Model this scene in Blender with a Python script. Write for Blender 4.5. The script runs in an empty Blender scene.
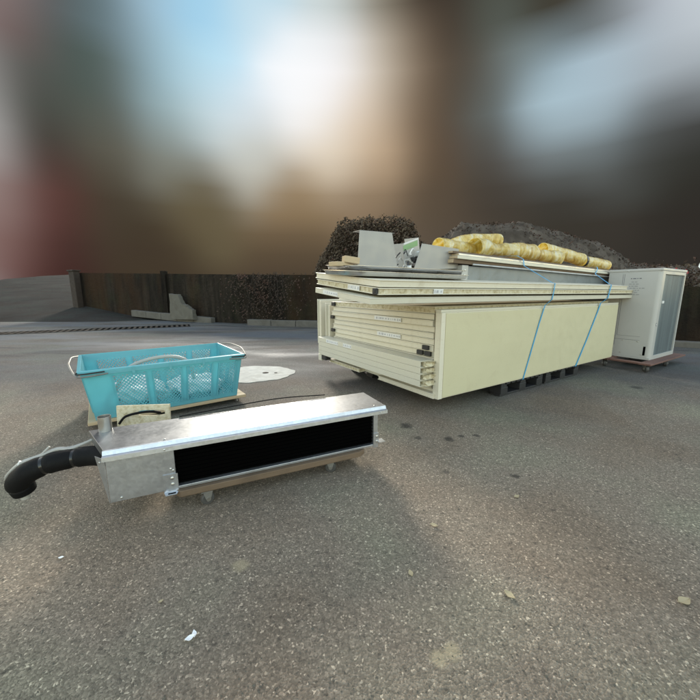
import bpy, bmesh, math, random
from mathutils import Vector, Matrix
random.seed(7)
R = math.radians
scene = bpy.context.scene
COL = scene.collection

# ------------------------------------------------------------------ camera
cam_d = bpy.data.cameras.new('camera'); cam = bpy.data.objects.new('camera', cam_d); COL.objects.link(cam)
cam.location = (0, 0, 1.1); cam.rotation_euler = (R(90 - 9.91), 0, 0)
cam_d.sensor_width = 36; cam_d.lens = 36 * 332 / 700.; cam_d.clip_start = .05; cam_d.clip_end = 3000
scene.camera = cam

# ------------------------------------------------------------------ light
EXPO = 2.25
SUN_AZ, SUN_EL = -15., 21.      # degrees, azimuth from +Y towards +X
scene.view_settings.view_transform = 'Standard'; scene.view_settings.look = 'None'
scene.view_settings.exposure = EXPO; scene.view_settings.gamma = 1
scene.view_settings.use_curve_mapping = False
sun_d = bpy.data.lights.new('sun', 'SUN'); sun_d.energy = .85; sun_d.angle = R(10); sun_d.color = (1, .93, .80)
sun = bpy.data.objects.new('sun', sun_d); COL.objects.link(sun)
_d = Vector((math.sin(R(SUN_AZ)) * math.cos(R(SUN_EL)), math.cos(R(SUN_AZ)) * math.cos(R(SUN_EL)), math.sin(R(SUN_EL))))
sun.rotation_euler = _d.to_track_quat('Z', 'Y').to_euler(); sun.location = (0, 0, 20)

ENV_AZ= [-48.0, -44.8, -41.6, -38.4, -35.2, -32.0, -28.799999999999997, -25.599999999999998, -22.4, -19.2, -16.0, -12.799999999999997, -9.599999999999994, -6.399999999999999, -3.1999999999999957, 0.0, 3.200000000000003, 6.400000000000006, 9.600000000000001, 12.800000000000004, 16.0, 19.200000000000003, 22.400000000000006, 25.60000000000001, 28.80000000000001, 32.0, 35.2, 38.400000000000006, 41.60000000000001, 44.80000000000001, 48.0]
ENV_EL= [0, 3, 6, 9, 12, 15, 18, 21, 24, 27, 30, 33, 36, 40]
ENV=[
  [(0.356, 0.312, 0.305), (0.112, 0.058, 0.052), (0.053, 0.024, 0.02), (0.049, 0.022, 0.019), (0.053, 0.036, 0.024), (0.054, 0.04, 0.025), (0.055, 0.04, 0.025), (0.055, 0.04, 0.025), (0.062, 0.046, 0.029), (0.067, 0.049, 0.032), (0.066, 0.048, 0.032), (0.066, 0.048, 0.032), (0.066, 0.048, 0.032), (0.066, 0.048, 0.032), (0.066, 0.048, 0.032), (0.074, 0.054, 0.037), (0.12, 0.091, 0.063), (0.122, 0.093, 0.065), (0.119, 0.091, 0.063), (0.104, 0.08, 0.056), (0.091, 0.07, 0.049), (0.089, 0.069, 0.048), (0.088, 0.068, 0.048), (0.083, 0.065, 0.046), (0.034, 0.03, 0.025), (0.034, 0.03, 0.025), (0.034, 0.03, 0.025), (0.034, 0.03, 0.025), (0.033, 0.029, 0.025), (0.03, 0.026, 0.022), (0.03, 0.026, 0.022)] ,
  [(0.27, 0.194, 0.181), (0.166, 0.088, 0.079), (0.067, 0.03, 0.025), (0.053, 0.025, 0.021), (0.054, 0.038, 0.025), (0.055, 0.04, 0.025), (0.055, 0.04, 0.025), (0.057, 0.042, 0.026), (0.081, 0.062, 0.037), (0.091, 0.068, 0.041), (0.08, 0.058, 0.037), (0.08, 0.057, 0.036), (0.079, 0.057, 0.036), (0.079, 0.057, 0.036), (0.079, 0.057, 0.037), (0.096, 0.07, 0.046), (0.124, 0.094, 0.065), (0.122, 0.093, 0.065), (0.119, 0.091, 0.063), (0.103, 0.079, 0.055), (0.091, 0.07, 0.049), (0.089, 0.069, 0.048), (0.087, 0.068, 0.048), (0.072, 0.058, 0.042), (0.04, 0.035, 0.028), (0.037, 0.033, 0.027), (0.037, 0.033, 0.027), (0.037, 0.033, 0.027), (0.033, 0.029, 0.024), (0.03, 0.026, 0.022), (0.03, 0.026, 0.022)] ,
  [(0.253, 0.169, 0.155), (0.206, 0.122, 0.109), (0.087, 0.039, 0.033), (0.06, 0.03, 0.025), (0.058, 0.042, 0.028), (0.055, 0.04, 0.026), (0.055, 0.04, 0.026), (0.068, 0.052, 0.031), (0.112, 0.089, 0.051), (0.123, 0.098, 0.056), (0.105, 0.075, 0.045), (0.103, 0.074, 0.044), (0.103, 0.073, 0.044), (0.102, 0.073, 0.044), (0.104, 0.075, 0.045), (0.14, 0.102, 0.065), (0.138, 0.104, 0.07), (0.126, 0.096, 0.066), (0.119, 0.091, 0.063), (0.102, 0.078, 0.055), (0.091, 0.07, 0.049), (0.088, 0.068, 0.048), (0.079, 0.062, 0.045), (0.059, 0.049, 0.037), (0.045, 0.039, 0.031), (0.041, 0.036, 0.029), (0.041, 0.036, 0.029), (0.041, 0.036, 0.029), (0.031, 0.028, 0.023), (0.03, 0.026, 0.022), (0.03, 0.026, 0.022)] ,
  [(0.269, 0.188, 0.173), (0.258, 0.177, 0.162), (0.117, 0.053, 0.046), (0.078, 0.037, 0.03), (0.062, 0.047, 0.032), (0.058, 0.044, 0.028), (0.061, 0.046, 0.029), (0.101, 0.079, 0.046), (0.125, 0.1, 0.057), (0.13, 0.104, 0.06), (0.154, 0.113, 0.066), (0.152, 0.107, 0.062), (0.149, 0.105, 0.061), (0.148, 0.105, 0.06), (0.157, 0.111, 0.065), (0.213, 0.153, 0.095), (0.188, 0.137, 0.088), (0.146, 0.109, 0.073), (0.121, 0.091, 0.063), (0.101, 0.077, 0.053), (0.091, 0.07, 0.049), (0.083, 0.065, 0.046), (0.063, 0.052, 0.039), (0.056, 0.047, 0.036), (0.045, 0.04, 0.031), (0.043, 0.038, 0.03), (0.043, 0.038, 0.03), (0.043, 0.038, 0.031), (0.031, 0.028, 0.023), (0.03, 0.026, 0.022), (0.03, 0.026, 0.022)] ,
  [(0.303, 0.233, 0.219), (0.288, 0.213, 0.198), (0.126, 0.062, 0.053), (0.089, 0.041, 0.034), (0.065, 0.05, 0.034), (0.066, 0.053, 0.036), (0.097, 0.082, 0.056), (0.126, 0.103, 0.061), (0.129, 0.104, 0.059), (0.141, 0.116, 0.071), (0.248, 0.206, 0.145), (0.248, 0.178, 0.104), (0.24, 0.169, 0.095), (0.24, 0.17, 0.096), (0.251, 0.18, 0.107), (0.257, 0.184, 0.115), (0.242, 0.173, 0.108), (0.199, 0.144, 0.092), (0.127, 0.094, 0.062), (0.1, 0.075, 0.05), (0.093, 0.07, 0.048), (0.072, 0.057, 0.042), (0.059, 0.049, 0.038), (0.057, 0.049, 0.038), (0.05, 0.046, 0.038), (0.048, 0.045, 0.037), (0.062, 0.062, 0.055), (0.063, 0.066, 0.06), (0.036, 0.035, 0.029), (0.03, 0.028, 0.023), (0.031, 0.029, 0.025)] ,
  [(0.409, 0.384, 0.372), (0.387, 0.352, 0.339), (0.085, 0.055, 0.046), (0.08, 0.047, 0.039), (0.082, 0.07, 0.05), (0.092, 0.082, 0.061), (0.174, 0.173, 0.141), (0.164, 0.151, 0.11), (0.142, 0.12, 0.076), (0.217, 0.197, 0.15), (0.431, 0.415, 0.354), (0.342, 0.278, 0.196), (0.295, 0.212, 0.125), (0.317, 0.232, 0.141), (0.371, 0.286, 0.192), (0.317, 0.237, 0.156), (0.284, 0.205, 0.129), (0.258, 0.186, 0.117), (0.145, 0.105, 0.068), (0.102, 0.075, 0.05), (0.095, 0.071, 0.048), (0.07, 0.058, 0.044), (0.063, 0.054, 0.043), (0.072, 0.067, 0.058), (0.09, 0.095, 0.09), (0.09, 0.096, 0.091), (0.108, 0.119, 0.116), (0.066, 0.069, 0.064), (0.044, 0.045, 0.039), (0.035, 0.035, 0.03), (0.038, 0.038, 0.034)] ,
  [(0.404, 0.397, 0.384), (0.418, 0.407, 0.395), (0.066, 0.061, 0.051), (0.067, 0.058, 0.048), (0.1, 0.096, 0.074), (0.114, 0.109, 0.085), (0.2, 0.212, 0.184), (0.231, 0.245, 0.213), (0.244, 0.25, 0.217), (0.438, 0.442, 0.396), (0.54, 0.542, 0.486), (0.498, 0.479, 0.413), (0.403, 0.329, 0.239), (0.505, 0.415, 0.305), (0.621, 0.524, 0.399), (0.521, 0.42, 0.306), (0.422, 0.313, 0.208), (0.386, 0.28, 0.181), (0.204, 0.146, 0.094), (0.113, 0.08, 0.051), (0.099, 0.072, 0.049), (0.08, 0.071, 0.058), (0.08, 0.073, 0.063), (0.127, 0.138, 0.136), (0.177, 0.205, 0.212), (0.171, 0.202, 0.209), (0.165, 0.195, 0.204), (0.094, 0.104, 0.103), (0.068, 0.071, 0.068), (0.055, 0.056, 0.053), (0.074, 0.077, 0.076)] ,
  [(0.324, 0.316, 0.305), (0.348, 0.342, 0.33), (0.079, 0.081, 0.07), (0.068, 0.075, 0.064), (0.094, 0.104, 0.086), (0.116, 0.126, 0.108), (0.229, 0.281, 0.275), (0.292, 0.352, 0.345), (0.425, 0.506, 0.515), (0.576, 0.635, 0.633), (0.586, 0.608, 0.577), (0.58, 0.588, 0.542), (0.681, 0.645, 0.578), (0.761, 0.684, 0.577), (0.755, 0.66, 0.532), (0.676, 0.561, 0.427), (0.559, 0.427, 0.296), (0.457, 0.336, 0.223), (0.232, 0.166, 0.107), (0.121, 0.084, 0.054), (0.099, 0.075, 0.054), (0.093, 0.089, 0.078), (0.103, 0.107, 0.099), (0.226, 0.277, 0.297), (0.32, 0.409, 0.452), (0.325, 0.415, 0.462), (0.318, 0.4, 0.443), (0.182, 0.209, 0.221), (0.156, 0.172, 0.18), (0.203, 0.222, 0.235), (0.313, 0.347, 0.372)] ,
  [(0.275, 0.238, 0.23), (0.302, 0.288, 0.278), (0.105, 0.101, 0.092), (0.078, 0.089, 0.078), (0.077, 0.102, 0.089), (0.118, 0.143, 0.133), (0.253, 0.351, 0.374), (0.346, 0.469, 0.5), (0.492, 0.625, 0.666), (0.607, 0.722, 0.77), (0.655, 0.729, 0.759), (0.682, 0.724, 0.729), (0.873, 0.871, 0.857), (0.895, 0.866, 0.825), (0.834, 0.769, 0.684), (0.739, 0.629, 0.505), (0.623, 0.499, 0.372), (0.43, 0.329, 0.231), (0.219, 0.158, 0.104), (0.122, 0.086, 0.057), (0.096, 0.079, 0.06), (0.109, 0.117, 0.107), (0.135, 0.157, 0.154), (0.333, 0.434, 0.483), (0.402, 0.534, 0.606), (0.396, 0.515, 0.585), (0.399, 0.502, 0.566), (0.361, 0.418, 0.458), (0.368, 0.412, 0.445), (0.395, 0.438, 0.472), (0.453, 0.5, 0.536)] ,
  [(0.256, 0.202, 0.196), (0.257, 0.204, 0.198), (0.166, 0.118, 0.111), (0.094, 0.102, 0.096), (0.071, 0.102, 0.091), (0.12, 0.154, 0.148), (0.241, 0.348, 0.387), (0.361, 0.535, 0.613), (0.472, 0.668, 0.759), (0.557, 0.742, 0.837), (0.658, 0.784, 0.858), (0.804, 0.863, 0.902), (0.937, 0.95, 0.96), (0.947, 0.946, 0.945), (0.909, 0.883, 0.857), (0.803, 0.723, 0.638), (0.659, 0.559, 0.448), (0.422, 0.34, 0.254), (0.226, 0.168, 0.115), (0.123, 0.089, 0.06), (0.09, 0.075, 0.057), (0.102, 0.103, 0.09), (0.143, 0.165, 0.16), (0.258, 0.334, 0.364), (0.337, 0.45, 0.513), (0.395, 0.51, 0.583), (0.405, 0.501, 0.565), (0.419, 0.479, 0.528), (0.486, 0.534, 0.575), (0.545, 0.597, 0.638), (0.556, 0.608, 0.65)] ,
  [(0.256, 0.202, 0.196), (0.256, 0.202, 0.196), (0.225, 0.17, 0.164), (0.116, 0.113, 0.113), (0.1, 0.14, 0.146), (0.146, 0.205, 0.227), (0.26, 0.375, 0.434), (0.36, 0.553, 0.655), (0.438, 0.681, 0.814), (0.492, 0.751, 0.894), (0.572, 0.785, 0.905), (0.883, 0.932, 0.967), (0.951, 0.969, 0.986), (0.954, 0.963, 0.977), (0.938, 0.933, 0.938), (0.855, 0.821, 0.787), (0.669, 0.599, 0.51), (0.447, 0.375, 0.29), (0.249, 0.191, 0.136), (0.123, 0.09, 0.062), (0.084, 0.068, 0.051), (0.098, 0.095, 0.079), (0.15, 0.177, 0.171), (0.181, 0.225, 0.232), (0.165, 0.206, 0.221), (0.148, 0.173, 0.18), (0.228, 0.254, 0.27), (0.426, 0.47, 0.523), (0.553, 0.605, 0.647), (0.556, 0.608, 0.65), (0.556, 0.608, 0.65)] ,
  [(0.256, 0.202, 0.196), (0.256, 0.202, 0.196), (0.256, 0.202, 0.196), (0.122, 0.104, 0.102), (0.101, 0.139, 0.146), (0.142, 0.202, 0.227), (0.296, 0.428, 0.512), (0.361, 0.565, 0.705), (0.359, 0.629, 0.819), (0.407, 0.673, 0.85), (0.526, 0.735, 0.853), (0.65, 0.794, 0.875), (0.848, 0.905, 0.941), (0.871, 0.9, 0.915), (0.838, 0.856, 0.864), (0.769, 0.758, 0.735), (0.568, 0.517, 0.442), (0.368, 0.311, 0.241), (0.186, 0.143, 0.102), (0.086, 0.064, 0.045), (0.066, 0.054, 0.041), (0.082, 0.088, 0.073), (0.09, 0.103, 0.089), (0.06, 0.058, 0.045), (0.05, 0.044, 0.031), (0.096, 0.1, 0.093), (0.251, 0.279, 0.299), (0.447, 0.493, 0.547), (0.556, 0.608, 0.65), (0.556, 0.608, 0.65), (0.556, 0.608, 0.65)] ,
  [(0.256, 0.202, 0.196), (0.256, 0.202, 0.196), (0.256, 0.202, 0.196), (0.128, 0.095, 0.091), (0.101, 0.137, 0.142), (0.13, 0.184, 0.204), (0.275, 0.397, 0.473), (0.36, 0.554, 0.686), (0.354, 0.624, 0.816), (0.373, 0.642, 0.831), (0.519, 0.717, 0.831), (0.546, 0.731, 0.831), (0.561, 0.727, 0.813), (0.609, 0.689, 0.701), (0.597, 0.659, 0.655), (0.483, 0.506, 0.478), (0.309, 0.285, 0.232), (0.183, 0.157, 0.118), (0.085, 0.065, 0.047), (0.054, 0.041, 0.03), (0.054, 0.046, 0.035), (0.074, 0.081, 0.066), (0.075, 0.083, 0.067), (0.052, 0.048, 0.034), (0.052, 0.047, 0.033), (0.111, 0.118, 0.113), (0.289, 0.32, 0.348), (0.473, 0.52, 0.573), (0.556, 0.608, 0.65), (0.556, 0.608, 0.65), (0.556, 0.608, 0.65)] ,
  [(0.256, 0.202, 0.196), (0.256, 0.202, 0.196), (0.256, 0.202, 0.196), (0.136, 0.085, 0.079), (0.103, 0.132, 0.136), (0.117, 0.165, 0.18), (0.241, 0.347, 0.409), (0.356, 0.536, 0.656), (0.355, 0.619, 0.807), (0.365, 0.638, 0.83), (0.507, 0.711, 0.831), (0.546, 0.73, 0.831), (0.557, 0.727, 0.816), (0.604, 0.688, 0.701), (0.594, 0.657, 0.654), (0.478, 0.501, 0.473), (0.302, 0.278, 0.225), (0.175, 0.15, 0.113), (0.08, 0.061, 0.045), (0.053, 0.04, 0.029), (0.055, 0.048, 0.037), (0.076, 0.085, 0.069), (0.072, 0.079, 0.063), (0.05, 0.044, 0.03), (0.056, 0.052, 0.039), (0.136, 0.149, 0.147), (0.344, 0.381, 0.42), (0.514, 0.563, 0.612), (0.556, 0.608, 0.65), (0.556, 0.608, 0.65), (0.556, 0.608, 0.65)] ,
]

world = bpy.data.worlds.new('World'); scene.world = world; world.use_nodes = True
wt = world.node_tree; wt.nodes.clear()
def wn(t, **k):
    n = wt.nodes.new(t)
    for a, b in k.items(): setattr(n, a, b)
    return n
def wm(op, a, b=None, c=None):
    n = wn('ShaderNodeMath', operation=op)
    for i, s in enumerate((a, b, c)):
        if s is None: continue
        if isinstance(s, (int, float)): n.inputs[i].default_value = s
        else: wt.links.new(s, n.inputs[i])
    return n.outputs[0]
def wmap(v, a, b, c=0., d=1., it='SMOOTHSTEP'):
    n = wn('ShaderNodeMapRange', interpolation_type=it); wt.links.new(v, n.inputs[0])
    for i, s in enumerate((a, b, c, d)): n.inputs[i + 1].default_value = s
    return n.outputs[0]
tc = wn('ShaderNodeTexCoord'); sx = wn('ShaderNodeSeparateXYZ'); wt.links.new(tc.outputs['Generated'], sx.inputs[0])
AZ = wm('MULTIPLY', wm('ARCTAN2', sx.outputs[0], sx.outputs[1]), 57.2958)
EL = wm('MULTIPLY', wm('ARCSINE', sx.outputs[2]), 57.2958)
azf = wm('DIVIDE', wm('SUBTRACT', AZ, ENV_AZ[0]), ENV_AZ[-1] - ENV_AZ[0])
prev = None
for i, (e, row) in enumerate(zip(ENV_EL, ENV)):
    cr = wn('ShaderNodeValToRGB'); wt.links.new(azf, cr.inputs[0]); el = cr.color_ramp.elements
    cr.color_ramp.interpolation = 'B_SPLINE'
    for k, c in enumerate(row):
        p = k / (len(row) - 1)
        if k == 0: s = el[0]; s.position = 0
        elif k == len(row) - 1: s = el[len(el) - 1]; s.position = 1
        else: s = el.new(p)
        s.color = (c[0] / 2 ** EXPO, c[1] / 2 ** EXPO, c[2] / 2 ** EXPO, 1)
    if prev is None: prev = cr.outputs[0]; continue
    mx = wn('ShaderNodeMix', data_type='RGBA')
    wt.links.new(wmap(EL, ENV_EL[i - 1], e, it='LINEAR'), mx.inputs[0]); wt.links.new(prev, mx.inputs[6]); wt.links.new(cr.outputs[0], mx.inputs[7])
    prev = mx.outputs[2]
sky = wn('ShaderNodeTexSky', sky_type='NISHITA'); sky.sun_disc = False
sky.sun_elevation = R(SUN_EL); sky.sun_rotation = R(SUN_AZ); sky.dust_density = 2.0
b1 = wn('ShaderNodeBackground'); b1.inputs[1].default_value = .15; tint = wn('ShaderNodeMix', data_type='RGBA', blend_type='MULTIPLY'); tint.inputs[0].default_value = 1; tint.inputs[7].default_value = (1.22, 1.0, .74, 1)   # the camera's warm white balance
wt.links.new(sky.outputs[0], tint.inputs[6]); wt.links.new(tint.outputs[2], b1.inputs[0])
b2 = wn('ShaderNodeBackground'); b2.inputs[1].default_value = 1.; wt.links.new(prev, b2.inputs[0])
fac = wm('MULTIPLY', wmap(wm('ABSOLUTE', AZ), 50, 66, 1, 0), wmap(EL, 40, 56, 1, 0))
ms = wn('ShaderNodeMixShader'); wt.links.new(fac, ms.inputs[0]); wt.links.new(b1.outputs[0], ms.inputs[1]); wt.links.new(b2.outputs[0], ms.inputs[2])
wo = wn('ShaderNodeOutputWorld'); wt.links.new(ms.outputs[0], wo.inputs[0])

# ------------------------------------------------------------------ materials
class NT:
    def __init__(s, name):
        s.m = bpy.data.materials.new(name); s.m.use_nodes = True; s.t = s.m.node_tree
        s.b = s.t.nodes['Principled BSDF']; s.tc = s.t.nodes.new('ShaderNodeTexCoord'); s.co = s.tc.outputs['Object']
    def n(s, t, **k):
        n = s.t.nodes.new(t)
        for a, b in k.items(): setattr(n, a, b)
        return n
    def link(s, a, b): s.t.links.new(a, b)
    def put(s, sock, v):
        if isinstance(v, (int, float)): sock.default_value = v
        elif isinstance(v, tuple): sock.default_value = v if len(v) == len(sock.default_value) else v + (1,)
        else: s.link(v, sock)
    def mapped(s, scale, co=None):
        n = s.n('ShaderNodeMapping'); s.link(co or s.co, n.inputs[0]); n.inputs['Scale'].default_value = scale; return n.outputs[0]
    def noise(s, scale, detail=4, rough=.55, co=None, dist=0):
        n = s.n('ShaderNodeTexNoise'); s.link(co or s.co, n.inputs['Vector']); n.inputs['Scale'].default_value = scale
        n.inputs['Detail'].default_value = detail; n.inputs['Roughness'].default_value = rough; n.inputs['Distortion'].default_value = dist
        return n.outputs['Fac']
    def voro(s, scale, co=None, feature='F1', out='Distance', rnd=1):
        n = s.n('ShaderNodeTexVoronoi', feature=feature); s.link(co or s.co, n.inputs['Vector']); n.inputs['Scale'].default_value = scale
        n.inputs['Randomness'].default_value = rnd
        return n.outputs[out]
    def ramp(s, v, stops, interp='LINEAR'):
        n = s.n('ShaderNodeValToRGB'); s.link(v, n.inputs[0]); e = n.color_ramp.elements; n.color_ramp.interpolation = interp
        for i, (p, c) in enumerate(stops):
            if isinstance(c, (int, float)): c = (c, c, c)
            x = e[i] if i < 2 else e.new(p)
            x.position = p; x.color = tuple(c) + (1,)
        return n.outputs[0]
    def mix(s, f, a, b, mode='MIX'):
        n = s.n('ShaderNodeMix', data_type='RGBA', blend_type=mode)
        s.put(n.inputs[0], f); s.put(n.inputs[6], a); s.put(n.inputs[7], b); return n.outputs[2]
    def math(s, op, a, b=0.):
        n = s.n('ShaderNodeMath', operation=op); s.put(n.inputs[0], a); s.put(n.inputs[1], b); return n.outputs[0]
    def bump(s, h, strength=.3, dist=.01, prev=None):
        n = s.n('ShaderNodeBump'); n.inputs['Strength'].default_value = strength; n.inputs['Distance'].default_value = dist
        s.link(h, n.inputs['Height'])
        if prev is not None: s.link(prev, n.inputs['Normal'])
        s.link(n.outputs[0], s.b.inputs['Normal']); return n.outputs[0]
    def set(s, **k):
        for a, v in k.items(): s.put(s.b.inputs[a.replace('_', ' ')], v)
        return s.m

def simple(name, c, rough=.5, metal=0, var=.15, scale=9, bump=0, bscale=60, spec=.5, dirt=0):
    t = NT(name)
    n = t.noise(scale, 5)
    col = t.mix(n, tuple(x * (1 - var) for x in c), tuple(min(1, x * (1 + var)) for x in c))
    if dirt:
        d = t.ramp(t.noise(scale * .6, 7, .7, dist=.6), [(.5, 0), (.72, 1)])
        col = t.mix(t.math('MULTIPLY', d, dirt), col, (c[0] * .35, c[1] * .3, c[2] * .22))
    t.set(Base_Color=col, Roughness=t.ramp(t.noise(scale * 2, 4), [(.3, max(0, rough - .1)), (.7, min(1, rough + .1))]), Metallic=metal)
    t.b.inputs['Specular IOR Level'].default_value = spec
    if bump: t.bump(t.noise(bscale, 5), bump, .004)
    return t.m

def mk_asphalt(name='asphalt', k=1., spec=.30):
    t = NT(name)
    co = t.co
    base = t.ramp(t.noise(.55, 6, .6), [(.30, (.150 * k, .130 * k, .109 * k)), (.5, (.215 * k, .187 * k, .156 * k)), (.72, (.28 * k, .24 * k, .194 * k))])
    # worn agglomerate: many stones of different tone
    vc = t.n('ShaderNodeTexVoronoi'); n0 = t.n('ShaderNodeTexNoise'); t.link(co, n0.inputs['Vector']); n0.inputs['Scale'].default_value = 90; n0.inputs['Detail'].default_value = 3
    w0 = t.n('ShaderNodeVectorMath', operation='MULTIPLY_ADD'); t.link(n0.outputs['Color'], w0.inputs[0]); w0.inputs[1].default_value = (.012, .012, 0); t.link(co, w0.inputs[2])
    t.link(w0.outputs[0], vc.inputs['Vector']); vc.inputs['Scale'].default_value = 175
    sepc = t.n('ShaderNodeSeparateColor'); t.link(vc.outputs['Color'], sepc.inputs[0])
    stone = t.ramp(sepc.outputs[0], [(.0, .68), (.45, .88), (.75, 1.10), (.95, 1.4), (1., 2.6)])
    col = t.mix(1., base, stone, 'MULTIPLY')
    vc2 = t.n('ShaderNodeTexVoronoi'); t.link(w0.outputs[0], vc2.inputs['Vector']); vc2.inputs['Scale'].default_value = 75
    sep2 = t.n('ShaderNodeSeparateColor'); t.link(vc2.outputs['Color'], sep2.inputs[0])
    chips = t.math('MULTIPLY', t.ramp(sep2.outputs[1], [(.90, 0), (.93, 1)]), t.ramp(vc2.outputs['Distance'], [(.22, 1), (.36, 0)]))
    col = t.mix(t.math('MULTIPLY', chips, t.ramp(t.noise(1.3, 4), [(.35, .1), (.65, .75)])), col, (.36, .32, .26))
    pit = t.ramp(t.noise(38, 5, .7), [(.33, 1), (.45, 0)])
    col = t.mix(t.math('MULTIPLY', pit, .55), col, (.022, .021, .02))
    tone = t.ramp(t.noise(1.1, 3, .5), [(.35, (1.05, .98, .93)), (.5, (1., 1., 1.)), (.65, (.92, 1.02, .98))])
    col = t.mix(1., col, tone, 'MULTIPLY')
    # tan dust covers the near yard; beyond it shading with distance is put into the colour
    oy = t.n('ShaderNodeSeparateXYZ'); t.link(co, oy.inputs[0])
    far_shade = t.n('ShaderNodeMapRange', interpolation_type='SMOOTHSTEP'); t.link(t.math('ADD', oy.outputs[1], t.math('MULTIPLY', t.math('SUBTRACT', t.noise(.8, 5), .5), 3.2)), far_shade.inputs[0])
    far_shade.inputs[1].default_value = 2.2; far_shade.inputs[2].default_value = 4.6
    col = t.mix(far_shade.outputs[0], t.mix(1., col, (1.06, 1.0, .90), 'MULTIPLY'), t.mix(1., col, (.50, .53, .58), 'MULTIPLY'))
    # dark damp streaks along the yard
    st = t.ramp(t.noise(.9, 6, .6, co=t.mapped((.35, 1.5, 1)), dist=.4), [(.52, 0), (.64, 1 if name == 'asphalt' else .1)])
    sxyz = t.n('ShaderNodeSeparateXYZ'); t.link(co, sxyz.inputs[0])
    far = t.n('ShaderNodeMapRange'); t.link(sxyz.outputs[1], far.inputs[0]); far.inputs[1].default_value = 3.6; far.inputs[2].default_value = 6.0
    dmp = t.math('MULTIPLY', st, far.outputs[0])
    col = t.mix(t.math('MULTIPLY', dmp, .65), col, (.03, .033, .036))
    # tar cracks
    ck = t.n('ShaderNodeTexVoronoi', feature='DISTANCE_TO_EDGE'); ck.inputs['Scale'].default_value = .42
    nz = t.n('ShaderNodeTexNoise'); t.link(co, nz.inputs['Vector']); nz.inputs['Scale'].default_value = 2.2; nz.inputs['Detail'].default_value = 6
    wob = t.n('ShaderNodeVectorMath', operation='MULTIPLY_ADD'); t.link(nz.outputs['Color'], wob.inputs[0]); wob.inputs[1].default_value = (.5, .5, 0); t.link(co, wob.inputs[2])
    t.link(wob.outputs[0], ck.inputs['Vector'])
    crack = t.math('MULTIPLY', t.ramp(ck.outputs['Distance'], [(.001, 1), (.0045, 0)]), t.ramp(t.noise(.8, 3), [(.56, 0), (.66, 1)]))
    col = t.mix(t.math('MULTIPLY', crack, .6), col, (.02, .019, .018))
    # tan patches of reflected light put into the colour, then dark oil spots
    def spot(c, rad, color, amt, col):
        v = t.n('ShaderNodeVectorMath', operation='DISTANCE'); t.link(co, v.inputs[0]); v.inputs[1].default_value = (c[0], c[1], 0)
        m = t.math('ADD', v.outputs['Value'], t.math('MULTIPLY', t.math('SUBTRACT', t.noise(14, 5, .7), .5), rad * 1.5))
        f = t.ramp(m, [(rad * .45, 1), (rad, 0)])
        return t.mix(t.math('MULTIPLY', f, amt * .85), col, color)
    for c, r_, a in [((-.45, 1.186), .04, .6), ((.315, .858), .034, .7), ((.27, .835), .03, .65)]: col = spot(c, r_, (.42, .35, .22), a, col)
    for c, r_, a in [((.467, 2.616), .07, .85), ((.52, 2.386), .035, .7), ((.75, 2.37), .05, .85), ((.86, 2.42), .03, .8), ((.98, 2.43), .035, .8), ((.60, 1.90), .03, .5), ((1.0,1.85), .035, .8), ((-3.9, 4.6), .09, .7), ((3.35, 3.75), .08, .7)]: col = spot(c, r_, (.014, .013, .012), a, col)
    wet = t.ramp(t.noise(.5, 5, .6, co=t.mapped((.5, 1.6, 1))), [(.44, 0), (.60, 1 if name == 'asphalt' else .0)])
    col = t.mix(t.math('MULTIPLY', t.math('MULTIPLY', wet, far.outputs[0]), .7), col, (.080, .098, .118))
    rough = t.math('SUBTRACT', .86, t.math('MULTIPLY', t.math('MULTIPLY', wet, far.outputs[0]), .25))
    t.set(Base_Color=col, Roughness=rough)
    t.b.inputs['Specular IOR Level'].default_value = spec
    h = t.math('ADD', t.math('MULTIPLY', vc.outputs['Distance'], -1.), t.math('MULTIPLY', t.noise(45, 6, .7), 1.2))
    nb = t.bump(h, .75, .005)
    t.bump(t.noise(6, 5), .35, .02, nb)
    return t.m

def mk_galv(name='galvanised_steel', k=1., ra=0.):
    t = NT(name)
    v = t.n('ShaderNodeTexVoronoi'); t.link(t.co, v.inputs['Vector']); v.inputs['Scale'].default_value = 70
    s_ = t.n('ShaderNodeSeparateColor'); t.link(v.outputs['Color'], s_.inputs[0])
    col = t.mix(t.ramp(s_.outputs[0], [(0, 0), (1, 1)]), (.50 * k, .52 * k, .55 * k), (.57 * k, .59 * k, .62 * k))
    col = t.mix(t.math('MULTIPLY', t.ramp(t.noise(5, 6, .7), [(.5, 0), (.75, 1)]), .3), col, (.42 * k, .39 * k, .32 * k))
    sm = t.ramp(t.noise(3, 5, .65), [(.3, .27), (.7, .42)])
    t.set(Base_Color=col, Metallic=.92, Roughness=t.math('ADD', t.math('ADD', sm, ra), t.math('MULTIPLY', s_.outputs[1], .05)))
    t.bump(t.noise(7, 3), .12, .01)
    return t.m

def mk_wood(name, a, b, grime=.4):
    t = NT(name)
    g = t.noise(3.2, 6, .65, co=t.mapped((1.2, 14, 22)), dist=.8)
    col = t.mix(g, a, b)
    col = t.mix(t.math('MULTIPLY', t.ramp(t.noise(5, 6, .7), [(.48, 0), (.7, 1)]), grime), col, (a[0] * .3, a[1] * .3, a[2] * .3))
    t.set(Base_Color=col, Roughness=.75); t.bump(g, .5, .004); return t.m

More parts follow.
